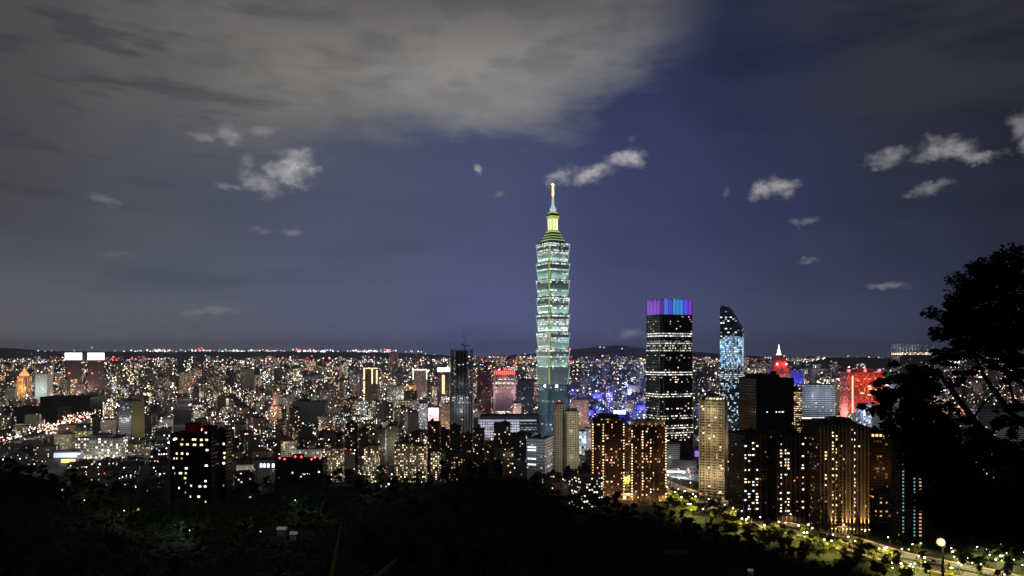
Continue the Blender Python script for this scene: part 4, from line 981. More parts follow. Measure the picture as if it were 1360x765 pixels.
lit_white('blue-lit office beside the red-domed tower', 'office_block', 1052, 1066, 492, 1800, (.15,.16,.5), (.12,.85,1.4), (.6,.4,.3), 90000, (.12,.14,1), 1, .7, 26, D=24, cat='office block')
T('yellow_lit_building', 'narrow building with yellow-lit floors between the unlit slab and the ringed office', 1053, 1064, 515, 1350, D=20, cat='building', wall=(.3,.26,.18), fb=(.55,.3,1.3), fc=(.9,.4,.5), fl=3.6)
def cyl(n=18, sq=.75): return lambda W, D: [(W/2*cos(2*pi*k/n), D/2*sin(2*pi*k/n)) for k in range(n)]
t = T('round_office', 'round office with white ring bands under an open square roof frame', 1063, 1113, 511, 1500, D=70, cat='office building', wall=(.16,.18,.22), fb=(.16,.6,1.0), fc=(.95,.4,.4), bay=3, fl=3.8, roofbits=0, poly=cyl())
m = MB()
for f in range(2, int(t.H/3.8)+1): m.prism([(x*1.015, y*1.015) for x, y in t.poly], f*3.8-1.0, f*3.8, None, bot=True)
m.build('ring_band', [mat('pale_band', (.55,.57,.6), .5, em=(.7,.8,1), es=.10)]*2, t.e)
m = MB(); q = 1500/F; w_ = 37*q; h_ = t.z(490)-t.H
for x in (-.5,-.08,.08,.5): m.box(x*w_, -12, t.H+.02, 1.6, 1.6, h_); m.box(x*w_, 12, t.H+.02, 1.6, 1.6, h_)
for zz in (.5, 1): m.box(0,-12,t.H+h_*zz-1.4,w_,1.4,1.4); m.box(0,12,t.H+h_*zz-1.4,w_,1.4,1.4)
m.box(0,0,t.H+.02,w_*.16,14,h_*.95); m.build('roof_frame', mat('frame_stone', (.34,.31,.30), .7), t.e)
m = MB(); m.lathe([(0,-1.6),(1.8,0),(0,1.8)], sides=10); o = m.build('roof_lamp', mat('white_beacon'), t.e); o.location = (-8,-35,t.z(507))
for k in (-1,1): lamp('facade_fill', (k*28,-60,t.H*.8), 40000, (.8,.87,1), t.e, size=1.2)
t = T('lit_terrace_building', 'bright white and pale-blue glass podium before the round office', 1064, 1099, 566, 1350, D=22, cat='building', wall=(.45,.55,.75), fb=(.97,.72,.62), fc=(.94,.9,0), bay=9, fl=14, roofbits=0)
m = MB()
for k, (px, wd) in enumerate(((1083,30),(1081,34),(1085,24),(1082,32))): m.box(Xp(px,1350)-t.e.location.x, -2, t.H+.05+k*4.6, wd*1350/F, 16, 1.6)
m.build('lit_terrace', mat('terrace_light', (.8,.8,.75), .5, em=(1,.98,.9), es=1.8), t.e)
m = MB(); m.box(0,3,t.H+.02,26*1350/F,10,16.0); m.build('terrace_core', mat('grey_panel'), t.e)
t = T('red_lit_building', 'building washed in red light with three red roof lamps', 1124, 1171, 497, 1700, D=40, cat='office building', wall=(.5,.10,.09), fb=(.34,.0,1.3), fc=(.6,.5,.1), bay=4, fl=4.2, roofbits=0)
t.red_lamps([((u)*t.W, -t.D/2+2, t.z(495)) for u in (-.46,.0,.40)], 3.0)
m = MB(); m.box(0,0,t.H+1.2,t.W*1.02,t.D,2.6); m.box(0,5,t.H+3.8,t.W*.6,t.D*.5,8); m.build('roof_slab', mat('red_stone'), t.e)
m = MB(); m.box(-.37*t.W,-t.D/2-.5,t.z(552),3.2,1,t.z(499)-t.z(552)); m.build('light_strip', mat('rose_strip', (.9,.5,.5), .5, em=(1,.30,.26), es=2.2), t.e)
m = MB(); 
for u in np.linspace(-.5,.5,13): m.box(u*t.W,-t.D/2-.3,0,.9,.6,t.H)
m.build('mullion', mat('red_stone'), t.e)
for k in (-1,0,1):
    for zz in (.45,.9): lamp('red_wash', (k*t.W*.36, -t.D/2-15, t.H*zz), 15000, (1,.10,.07), t.e, size=1.2)
for u, py in ((.1,513),(.12,516),(.1,524),(-.1,522),(.3,518)): t.win('F', u*t.W, t.z(py), 8, 3, 'warm', proud=.5)
lit_white('white and violet-blue glass block in front of the red-lit building', 'office_block', 1142, 1165, 538, 1500, (.5,.5,.62), (.3,.78,1.3), (.5,.8,0), 26000, (.75,.8,1), 2, .8, 22, D=20, cat='office block', bay=5, fl=4)
lit_white('dim lilac-grey slab right of the white and violet-blue glass block', 'office_block', 1164, 1190, 545, 1400, (.4,.38,.42), (.05,.5,1), (.5,.5,0), 9000, (.95,.85,1), 1, .6, 24, D=20, cat='office block')
t = T('roof_frame_building', 'tall building with an open white roof frame, left of the near tree', 1193, 1237, 468, 1500, D=34, cat='office building', wall=(.28,.26,.24), fb=(.05,.4,1.2), roofbits=0, bands=[(468.2,471,(.9,.34,2.0),(.9,.6,0))])
m = MB(); h_ = t.z(457)-t.H
for x in np.linspace(-.5,.5,12): m.box(x*t.W,-t.D/2+.6,t.H+.02,.8,.8,h_); m.box(x*t.W,t.D/2-.6,t.H+.02,.8,.8,h_)
for zz in (.62, 1): m.box(0,-t.D/2+.6,t.H+h_*zz-.8,t.W,.8,.8); m.box(0,t.D/2-.6,t.H+h_*zz-.8,t.W,.8,.8)
m.build('roof_frame', mat('frame_white', (.6,.6,.62), .6), t.e); 
for k in (-1,1): lamp('roof_glow', (k*16,0,t.H+4), 9000, (.9,.95,1), t.e, size=1)
t = T('gold_roof_building', 'building with a rounded gold-lit roof and red edge seen through the near tree', 1245, 1297, 548, 1500, D=34, cat='building', wall=(.3,.28,.26), fb=(.2,.35,1.2), fc=(.7,.4,.4), roofbits=0)
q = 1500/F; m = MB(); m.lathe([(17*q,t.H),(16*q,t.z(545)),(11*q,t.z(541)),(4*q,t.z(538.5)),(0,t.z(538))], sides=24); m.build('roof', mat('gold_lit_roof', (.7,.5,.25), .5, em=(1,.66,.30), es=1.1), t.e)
m = MB(); m.box(0,-t.D/2-.5,t.H-2,t.W*1.02,1,1.6); m.build('edge_light', mat('red_edge', (.8,.2,.2), .5, em=(1,.25,.2), es=1.5), t.e)
t = T('office_slab', 'wide grey banded office slab seen at the right edge through the branches', 1296, 1384, 543, 1300, D=30, cat='office slab', wall=(.33,.31,.36), fb=(.03,.5,1.2), fc=(.9,.45,.3), fl=3.6)
m = MB()
for f in range(1, int(t.H/3.6)): m.box(0,-t.D/2-.3,f*3.6,t.W,.6,1.2)
m.build('floor_band', mat('lilac_band', (.42,.40,.46), .6), t.e); lamp('facade_fill', (0,-t.D/2-40,40), 9000, (.9,.88,1), t.e, size=1.2)
for i, (a, c_, tp, Y) in enumerate(((1238,1262,585,900),(1262,1290,600,850),(1290,1320,572,1000),(1318,1345,590,950),(1344,1375,610,900),(1240,1275,640,760))):
    T('apartment_block', ['dark apartment block behind the trunk of the near tree','dark low apartment block second from the near tree trunk','dark apartment block with a pair of lit windows below the banded slab','dark apartment block third below the banded slab','dark block at the right edge of the picture','black low block at the foot of the near tree'][i], a, c_, tp, Y, D=20, cat='apartment block', wall=(.03,.03,.03), fb=(.05,.38,1.8), fc=(.5,.45,0))

# centre-left group
t = lit_white('white gridded office with a stepped upper storey, in front of the gold column-lit tower', 'office_building', 490, 524, 545, 1830, (.5,.5,.46), (.5,.46,.9), (.6,.55,0), 26000, (.95,1,.92), 2, .6, 30, D=34, cat='office building', bay=4.2, fl=4.2, roofbits=0)
m = MB(); m.prism(rect(t.W*.62, t.D*.6, -1), t.H+.01, t.z(537), None, (.5,.5,.46), (.5,.46,.9), (.6,.5,0), 4.2, 4.2); m.prism(rect(t.W*.36, t.D*.4, -1), t.z(537)+.01, t.z(533), None, (.4,.4,.4)); m.build('upper_storey', None, t.e)
lit_white('white apartment tower with many lit windows, right of the white gridded office', 'apartment_tower', 529, 552, 532, 1700, (.5,.47,.4), (.45,.36,1.2), (.55,.5,0), 17000, (1,.95,.85), 1, .4, 24, D=24, cat='apartment tower')
T('glass_office', 'grey-green glass office behind the white apartment tower', 515, 536, 512, 2200, D=30, cat='office building', wall=(.22,.25,.24), fb=(.14,.5,1.0), fc=(.7,.5,0), bands=[(520,540,(.5,.62,.8),(.9,.7,0))])
t = T('orange_roof_building', 'dark building with an orange-lit roof storey', 537, 553, 519, 2100, D=30, cat='building', wall=(.10,.06,.04), fb=(.06,.3,1.3), roofbits=0)
m = MB(); m.prism(rect(t.W*.8,t.D*.7), t.H+.01, t.z(512), None, (.5,.25,.1), (.95,.06,1.6), (.7,.7,0), 5, 7); m.build('roof_storey', None, t.e)
t = T('column_lit_tower', 'dark tower edged by vertical rows of golden lights', 483, 502, 489, 2300, D=30, cat='tower', wall=(.16,.12,.08), fb=(.10,.25,1.2), fc=(.5,.4,0), roofbits=0)
for u in (-.44, .12, .44):
    for f in range(8 if u < 0 else 22, 33): 
        if R.random() < .85: t.win('F', u*t.W, t.H-3-(f-8 if u < 0 else f-22)*4.3, 4.6, 2.4, 'yel', 'edge_light', .3)
m = MB(); m.box(0,-t.D/2-.6,t.H-1.5,t.W*1.0,1.2,2.4); m.build('roof_light', mat('gold_strip', (.9,.7,.4), .5, em=(1,.78,.4), es=1.6), t.e)
t = T('frame_lit_building', 'building outlined by a bright white frame of light', 549, 567, 491, 2600, D=30, cat='building', wall=(.2,.14,.15), fb=(.16,.3,1.0), roofbits=0)
m = MB(); w_ = t.W; zb = t.z(504)
for sx in (-1,1): m.box(sx*w_/2, -t.D/2-1, zb, 3, 2, t.H-zb)
m.box(0,-t.D/2-1,t.H-2,w_+3,2,3.4); m.build('light_frame', mat('white_frame_light', (.8,.8,.75), .5, em=(1,.93,.82), es=1.3), t.e)
t = T('white_crown_tower', 'dark tower with a bright white roof band and a vertical golden sign', 581, 597, 494, 2400, D=28, cat='tower', wall=(.10,.08,.08), fb=(.10,.3,1.2), roofbits=0)
m = MB(); m.prism(rect(t.W,t.D), t.H+.01, t.z(488.5), None, (.8,.8,.75)); m.build('crown_light', [mat('white_crown_light', (.85,.85,.8), .5, em=(1,.98,.92), es=2.2)]*2, t.e)
m = MB(); m.box(0,0,0,8,1,t.z(498)-t.z(523)); o = m.build('vertical_sign', mat('gold_sign', (.9,.6,.3), .5, em=(1,.66,.25), es=1.7), t.e); o.location = (0,-t.D/2-.8,t.z(523))
t = T('billboard_building', 'building fronted by a glowing white and pink billboard', 567, 585, 540, 1650, D=20, cat='building', wall=(.25,.24,.26), fb=(.2,.5,1.2), roofbits=0)
def billboard_mat():
    m = bpy.data.materials.new('billboard_screen'); m.use_nodes = True; n = NT(m.node_tree)
    co = n.n('ShaderNodeTexCoord').outputs['Object']; f = n.noise(co, .22, 3, .5); zz = n.sep(co)[2]
    c = n.mix(n.smooth(f, .46, .6), (1,.9,.92), (1,.30,.34)); c = n.mix(n.smooth(zz, 19, 24), c, (1,1,1))
    e_ = n.n('ShaderNodeEmission'); n.put(e_.inputs[0], c); e_.inputs[1].default_value = 1.35
    o = n.n('ShaderNodeOutputMaterial'); n.nt.links.new(e_.outputs[0], o.inputs[0]); m.cycles.emission_sampling = 'NONE'; return m
m = MB(); m.box(0,0,0,14*1650/F,.8,21*1650/F); o = m.build('billboard', billboard_mat(), t.e); o.location = (0,-t.D/2-.8,t.z(562.5))
lit_white('pale lit office pair left of the pink billboard', 'office_block', 556, 567, 536, 1700, (.45,.48,.5), (.35,.56,1.0), (.7,.5,0), 12000, (.88,.95,1), 1, .6, 22, D=20, cat='office block')
lit_white('pinkish lit apartment block right of the pink billboard', 'apartment_block', 585, 597, 537, 1600, (.5,.38,.3), (.35,.18,1.2), (.6,.5,0), 9000, (1,.75,.55), 1, .4, 20, D=20, cat='apartment block')
T('distant_tower', 'pale distant tower with a narrow top standing against the sky', 517, 528, 468, 6500, D=40, cat='tower', wall=(.5,.42,.42), fb=(.25,.3,.8), fc=(.7,.6,0), bay=6, fl=6, roofbits=1)
t = T('banded_office', 'dark green office with pale horizontal floor lights', 390, 432, 533, 1750, D=30, cat='office building', wall=(.05,.07,.06), fb=(.10,.5,.9), fc=(.95,.35,.8), fl=4)
for i, (a, c_, tp, Y, wl, db) in enumerate(((440,457,520,2200,(.18,.16,.15),.2),(458,475,530,2000,(.10,.10,.11),.14),(360,380,505,3000,(.1,.1,.1),.2),(404,414,500,3300,(.2,.2,.2),.12),(328,345,498,3600,(.08,.07,.06),.35),(300,312,492,3600,(.04,.04,.04),.08),
        (255,264,486,3800,(.03,.03,.03),.08),(275,292,500,3200,(.12,.11,.1),.2),(238,252,495,3300,(.2,.13,.06),.4),(262,290,520,2600,(.3,.26,.2),.2),(205,222,500,3000,(.1,.1,.1),.2),(610,628,490,3400,(.3,.2,.14),.5))):
    T('mid_rise', ['grey mid-rise with even windows left of the gold column-lit tower','dark mid-rise just left of the white gridded office','dark mid-rise behind the rooftops left of centre','slim grey high-rise left of the dark green office','high-rise with warm speckled windows left of centre','narrow black high-rise in the left distance','thin black high-rise below the ridge lights','dark high-rise beside the wide pale block','amber-washed high-rise in the left distance','wide pale beige block left of centre','dark high-rise right of the white-crowned pair','tan lit high-rise behind the unfinished tower'][i], a, c_, tp, Y, D=26, cat='mid-rise', wall=wl, fb=(db,.36,1.7), fc=(.5,.5,0))

# row of dark apartment towers at the foot of the city, centre
rr = random.Random(19); px = 432; i = 0
names = ['dark red-brown','black','charcoal','dark brown','dim grey','dark olive']
spec = [(432,446,588),(447,458,577),(459,476,563),(477,489,571),(500,512,570),(513,528,566),(568,584,561),(585,597,575),(598,612,566),(613,628,578),(628,643,570),(643,657,590),(546,558,575),(530,545,583)]
for i, (a, c_, tp) in enumerate(spec):
    wl = [(.09,.04,.03),(.03,.03,.03),(.06,.06,.065),(.10,.065,.045),(.16,.155,.15),(.07,.07,.045)][i % 6]
    rows_ = ['leftmost','second','third','fourth','fifth','sixth','seventh','eighth','ninth','tenth','eleventh','twelfth','low','short']
    T('apartment_tower', '%s tower, %s in the dark row above the hilltop%s' % (names[i % 6], rows_[i], ', beside white dotted blocks' if i > 11 else ''), a, c_, tp, rr.uniform(1060, 1330), D=20, cat='apartment tower', group=None, wall=wl, fb=(rr.uniform(.05,.16),.36,2.2), fc=(.45,.42,0), bay=3, fl=3.2)
for (a, c_, tp, lb) in ((430,437,591,'narrow white-dotted block above the hilltop left of centre'),(437,455,596,'beige block with bright warm windows above the hilltop'),(484,491,594,'slim white-dotted block above the hilltop'),(490,503,592,'olive block beside the slim white-dotted block'),(524,547,589,'block sprinkled with bright white windows above the hilltop'),(548,566,592,'tan apartment block right of the white-sprinkled block'),(572,584,600,'low pale block with white corner windows above the hilltop')):
    dot = 'white' in lb or 'bright' in lb
    lit_white(lb, 'apartment_block', a, c_, tp, 1020, (.34,.29,.20), (.45 if dot else .12,.42,2.2), (.45,.5,0), 1800, (1,.9,.7), 1, .6, 14, D=14, cat='apartment block', bay=2.8, fl=3.1)
for i, (a, c_, tp, Y, lb) in enumerate(((708,728,633,960,'low brown apartment block with two yellow windows below the pale grey office'),(727,746,630,985,'low brick apartment block beside the one with two yellow windows'),(748,768,626,1000,'dark terrace block at the foot of the grey-beige tower'),(768,792,622,960,'dark block with white ground-floor light between the grey-beige and brown dotted towers'),(800,822,640,905,'low black block at the foot of the brown dotted towers'),
        (656,668,595,1090,'olive-beige narrow block with lit balconies'),(668,682,600,1060,'beige stepped block left of the pale grey office'),(682,700,612,1040,'low dark block left of the pale grey office'))):
    T('apartment_block', lb, a, c_, tp, Y, D=16, cat='apartment block', wall=[(.16,.10,.06),(.14,.08,.05),(.04,.04,.04),(.05,.045,.04),(.03,.03,.03),(.26,.24,.14),(.3,.26,.18),(.07,.06,.05)][i], fb=(.10,.34,2.0), fc=(.5,.45,0), bay=3, fl=3.1)

# left side
CW = mat('white_crown_light')
for i, (a, c_) in enumerate(((83,106.5),(113,136.5))):
    t = T('crowned_tower', ['dark square tower with a glowing white roof band, left one of the distant pair','dark square tower with a glowing white roof band, right one of the distant pair'][i], a, c_, 478, 3000, D=22, cat='tower', th=30, k=.3, wall=(.12,.07,.07), fb=(.05,.25,1.4), fc=(.5,.5,0), roofbits=0, parapet=False, bay=4, fl=4)
    for zz0, zz1 in ((478,474.3),(473.3,468.6)):
        m = MB(); m.prism(rect(t.W*1.04,t.D*1.04), t.z(zz0)+.02, t.z(zz1), None, (.9,.85,.75), bot=True); m.build('crown_light', [CW]*2, t.e)
    m = MB(); m.prism(rect(t.W*.96,t.D*.96), t.H, t.z(468.9), None, (.5,.4,.2)); m.build('crown_wall', [mat('gold_sign')]*2, t.e)
    t.red_lamps([(R.uniform(-.3,.3)*t.W, -t.D/2-1, t.z(p)) for p in (497,)], 2.5)
t = T('gold_dome_building', 'slender gold-lit building with a pointed domed roof at the far left', 24, 36, 500, 2500, D=30, cat='domed building', wall=(.5,.34,.16), fb=(.5,.12,1.5), fc=(.4,.95,0), bay=5, fl=12, roofbits=0)
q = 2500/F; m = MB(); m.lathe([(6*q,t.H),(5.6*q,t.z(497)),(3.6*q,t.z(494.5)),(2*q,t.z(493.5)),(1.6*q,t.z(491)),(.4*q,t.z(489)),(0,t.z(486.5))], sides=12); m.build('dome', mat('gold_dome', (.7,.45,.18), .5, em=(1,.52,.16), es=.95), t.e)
lamp('gold_wash', (0,-40,t.H*.6), 90000, (1,.62,.28), t.e, size=4)
lit_white('white lit block with faint grid right of the gold-domed building', 'office_block', 48, 64, 497, 2400, (.62,.66,.62), (.15,.5,.8), (.5,.5,0), 90000, (.88,1,.96), 1, .55, 40, D=30, cat='office block')
T('dark_hall', 'long flat black hall at the left, unlit', 58, 124, 527, 2050, D=80, cat='hall', wall=(.008,.008,.008), fb=(.002,.5,1.5), roofc=(.006,.006,.006), roofbits=0)
T('dark_hall', 'lower black hall wing in front of the long unlit hall', 20, 80, 541, 1900, D=60, cat='hall', wall=(.008,.008,.01), fb=(.004,.6,1.5), roofc=(.006,.006,.006), roofbits=0)
t = T('slab_tower', 'grey striped slab tower with a yellowish end wall at the left', 155, 187, 533, 1400, th=-30, k=.3, cat='slab tower', wall=(.30,.31,.32), fb=(.10,.55,1.0), fc=(.96,.45,.0), bay=4, fl=3.5, roofbits=1)
m = MB()
for f in range(1, int(t.H/3.5)): m.box(0,-t.D/2-.4,f*3.5,t.W,.8,1.1)
m.build('floor_band', mat('pale_band2', (.34,.36,.38), .6), t.e); m = MB(); m.box(t.W/2+.2,0,0,.4,t.D*.9,t.H); m.build('end_wall', mat('yellow_tile', (.36,.33,.14), .7), t.e)
lamp('facade_fill', (-6,-t.D/2-30,40), 18000, (.85,.92,1), t.e, size=1.2); lamp('facade_fill', (t.W/2+26,0,40), 5000, (1,.9,.5), t.e, size=1.2)
t = lit_white('wide pale hospital-like block with rows of yellow-white windows at the left', 'institution_block', 102, 160, 582, 1240, (.36,.36,.32), (.5,.40,2.6), (.5,.5,0), 5200, (.95,.97,.9), 4, .35, 16, D=30, cat='institution block', bay=5, fl=4.6, roofbits=0)
m = MB(); m.prism([(x*1.0, y) for x, y in cyl(20)(34*1240/F, 24)], t.H+1.2, t.H+5, None, (.2,.25,.3)); m.build('curved_roof', None, t.e)
for k in range(7): 
    m = MB(); m.box(0,0,0,2.2,1,2.2); o = m.build('entrance_light', win_mesh and mat('lit_window_wht', (.1,.1,.1), .3, em=(1,.95,.84), es=2.4), t.e); o.location = ((k-3)*t.W*.13, -t.D/2-1.2, 3)
lit_white('dim beige-green block with a faint grid left of the hospital-like block', 'office_block', 74, 94, 577, 1340, (.35,.34,.26), (.25,.4,.5), (.6,.5,0), 9000, (1,.97,.8), 1, .6, 22, D=24, cat='office block')
lit_white('beige block with yellow windows behind the hospital-like block', 'apartment_block', 101, 117, 573, 1350, (.4,.36,.24), (.35,.32,1.6), (.5,.5,0), 8000, (1,.9,.6), 1, .5, 20, D=18, cat='apartment block')
t = T('lit_low_building', 'low long building with a glowing white-blue upper floor above orange-lit shopfronts', 71, 103, 600, 1200, th=10, k=.12, cat='building', wall=(.4,.42,.5), fb=(0,.5,1), fc=(.9,.8,0), roofbits=0)
m = MB(); m.box(0,-t.D/2-.4,t.H*.52,t.W,.8,t.H*.42); m.build('glass_wall', mat('white_blue_glass', (.6,.65,.8), .4, em=(.62,.75,1), es=.85), t.e)
m = MB(); m.box(t.W*.12,-t.D/2-.7,1,t.W*.6,1.2,t.H*.3); m.build('shopfront', mat('orange_shop', (.8,.5,.2), .5, em=(1,.52,.16), es=1.6), t.e)
lamp('forecourt_glow', (t.W*.2,-t.D/2-16,9), 9000, (.9,.9,1), t.e, size=2)
for i, (a, c_, tp, Y, wl, fb) in enumerate(((28,46,594,1300,(.07,.07,.08),(.1,.55,1.6)),(46,72,593,1270,(.10,.10,.09),(.12,.45,1.4)),(160,186,590,1290,(.3,.28,.18),(.4,.4,1.2)),(188,208,594,1270,(.2,.17,.12),(.2,.35,1.3)))):
    T('low_block', ['small dark block in front of the left avenue','low dark block beside the white-blue lit building','low olive block with yellow windows right of the hospital-like block','low tan block on the far right of the hospital-like block'][i], a, c_, tp, Y, D=20, cat='building', wall=wl, fb=fb, fc=(.5,.5,0), fl=3.6)
# red lamp building and its neighbours
t = T('red_lamp_building', 'black flat-topped building with a line of red lamps along its roof edge', 367, 430, 611, 960, D=26, cat='building', wall=(.012,.012,.012), fb=(.0,.3,1), roofbits=0, roofc=(.05,.04,.04))
t.red_lamps([(Xp(px, 960)-t.e.location.x, -t.D/2+.6, t.z(py)) for px, py in ((373,609.5),(379.5,611),(393.5,607.5),(401.5,608),(419.5,608.5),(426.5,609.5),(415,611))], 1.1, 380)
m = MB(); m.box(-6,4,t.H+1.1,14,8,5,1,fa=(.35,.05,.04)); m.build('roof_house', None, t.e)
for px, py, sx in ((408,628.6,9),(401,632,2),(390,627,1.6),(372,634,1.8),(390,640,1.4),(425,626,2)): t.win('F', Xp(px,960)-t.e.location.x, t.z(py), sx, 1.6, 'wht')
lit_white('white gridded building directly behind the red lamps, left one', 'apartment_block', 374, 391, 586, 1150, (.5,.46,.38), (.5,.36,.9), (.6,.55,0), 5000, (1,.92,.75), 1, .7, 18, D=16, cat='apartment block', bay=3.2, fl=3.4)
lit_white('white ribbed building directly behind the red lamps, right one', 'school_block', 393, 429, 597, 1130, (.55,.54,.5), (.2,.45,.8), (.5,.8,0), 5200, (.97,.97,.9), 2, .8, 18, D=16, cat='school building', bay=3, fl=4)
t = T('grey_low_building', 'low grey building with cyan-lit rooms left of the red lamps', 335, 369, 611, 1020, D=26, cat='building', wall=(.22,.22,.22), fb=(.01,.5,1), roofbits=0)
for px in (348.5,353,358,364.5): t.win('F', Xp(px,1020)-t.e.location.x, t.z(617.5), 3.2, 5.2, 'cool')
lamp('facade_fill', (-8,-t.D/2-20,24), 3500, (.9,.95,1), t.e, size=2)
lit_white('white apartment block lit greenish-white, left of the low grey building', 'apartment_block', 312, 335, 618, 980, (.6,.6,.5), (.35,.38,1.0), (.5,.5,0), 7000, (1,1,.82), 2, .35, 14, th=12, k=.15, cat='apartment block', bay=3, fl=3.1)
T('stepped_grey_block', 'grey stepped rooftops left of the white gridded building', 336, 358, 600, 1180, D=20, cat='building', wall=(.4,.4,.38), fb=(.04,.5,1), fc=(.9,.3,0), roofbits=2)
# ------------------------------------------------------------------ the ordinary city: 300 nearest buildings one by one, the rest as one mass
rr = random.Random(2024); ang = radians(24)
def hits_hero(x, y, r):
    for hx, hy, hr in HEROBOX:
        if (x-hx)**2+(y-hy)**2 < (hr*.8+r)**2: return True
    return False
def near_road(x, y):
    for (ax, ay) in av:
        if (x-ax)**2+(y-ay)**2 < 42**2: return True
    return False
cands = []
def cells(Y0, Y1, pitch, fill):
    lim = int(Y1*1.5/pitch)+2
    for i in range(-lim, lim):
        for j in range(-lim, lim):
            if i % 5 == 0 or j % 4 == 0: continue
            x = i*pitch+rr.uniform(-.1,.1)*pitch; y = j*pitch+rr.uniform(-.1,.1)*pitch
            X = cos(ang)*x-sin(ang)*y; Y = sin(ang)*x+cos(ang)*y
            if Y < Y0 or Y >= Y1: continue
            px = 680+F*X/Y
            if px < -90 or px > 1450: continue
            if rr.random() > fill: continue
            cands.append((X, Y, px, pitch))
cells(860, 3200, 36, .93); cells(3200, 7000, 66, .88); cells(7000, 15500, 150, .9)
palette = [((.24,.21,.18),'tan'),((.30,.28,.25),'pale grey'),((.11,.10,.095),'dark grey'),((.15,.09,.07),'brown'),((.33,.31,.27),'white'),((.07,.068,.07),'charcoal'),((.20,.20,.17),'olive'),((.24,.14,.12),'brick red')]
marks = [(30,'the gold-domed building'),(95,'the white-crowned pair'),(130,'the hospital-like block'),(171,'the striped slab tower'),(258,'the big-windowed black tower'),(325,'the greenish-white lit block'),(398,'the red roof-edge lamps'),(440,'the beige hilltop block'),(507,'the white gridded office'),(540,'the white apartment tower'),(576,'the pink billboard'),(612,'the unfinished tower'),(668,'the red-crowned office'),(735,'the tallest tower'),(760,'the grey-beige tower'),(825,'the blue rooftop sign'),(862,'the ring of lit arches'),(893,'the violet-crowned tower'),(950,'the cream slab'),(974,'the sliced blue tower'),(1023,'the unlit slab'),(1085,'the ringed round office'),(1120,'the golden-uplit tower'),(1147,'the red-washed building'),(1214,'the roof-frame building'),(1270,'the gold-lit roof'),(1330,'the banded office slab')]
items = []
for X, Y, px, pitch in cands:
    if px > 868 and Y < 1120: continue
    if near_road(X, Y): continue
    far = Y > 3200
    w_ = pitch*rr.uniform(.55,.86); d_ = pitch*rr.uniform(.55,.86)
    q = rr.random()
    if Y < 1500: h = rr.uniform(10,22) if q < .72 else rr.uniform(20,36) if q < .97 else rr.uniform(36,50)
    elif Y < 3200: h = rr.uniform(11,24) if q < .58 else rr.uniform(22,45) if q < .92 else rr.uniform(45,80)
    elif Y < 7000: h = rr.uniform(12,30) if q < .5 else rr.uniform(28,58) if q < .88 else rr.uniform(58,115); 
    else: h = rr.uniform(12,40) if q < .6 else rr.uniform(40,85) if q < .93 else rr.uniform(85,140)
    if q > .95 and Y > 1500: w_ *= .8; d_ *= .8
    if 20 < px < 135 and 1400 < Y < 2250 and (px > 55 or Y > 1700): 
        if rr.random() < .8: h *= .5
    if 50 < px < 215 and Y < 1230: h = rr.uniform(5, 7)
    lowz = 50 < px < 215 and Y < 1230
    if px < 70 and Y < 1700: h *= .5
    if hits_hero(X, Y, max(w_, d_)*.55): continue
    top = 470-(h-CAMZ)*F/Y
    if Y < 1450 and top > cpy(px)+4: continue
    ci = rr.randrange(len(palette)) if not lowz else rr.choice((2,5)); q2 = rr.random()
    dn = (.02 if q2 < .25 else rr.uniform(.04,.12) if q2 < .72 else rr.uniform(.14,.40)) * (.95 if Y > 3200 else 1.1)
    blue = 770 < px < 900 and 1300 < Y < 5200
    tint = rr.choice((.32,.40,.46,.50,.53,.56,.60)) if not blue else rr.choice((.62,.85,.9,.5))
    items.append(dict(X=X, Y=Y, px=px, w=w_, d=d_, h=h, c=palette[ci][0], cn=palette[ci][1], dn=dn, t=tint, s=rr.uniform(1.6,6.0)*(.55 if Y < 1150 else 1), top=top))
items.sort(key=lambda i: i['Y'])
def shows(i): return 0 < i['px'] < 1360 and not (i['px'] > 1190 and i['Y'] < 1300)
near = [i for i in items if shows(i)][:300]; nid = set(id(i) for i in near)
rest = [i for i in items if id(i) not in nid]
print('city', len(items), 'near to', near[-1]['Y'], 'rest', len(rest))
groups = {}
gl = MB()       # roof and street lamps over the city, as one mass
LC = [((1,.96,.88),36),((1,.84,.58),24),((1,.62,.3),15),((.82,.94,1),18),((1,.08,.08),6),((.5,.9,1),3),((.8,1,.45),4),((.25,.3,1),3),((1,.3,.75),2)]
LCl = [c for c, n in LC for _ in range(n)]
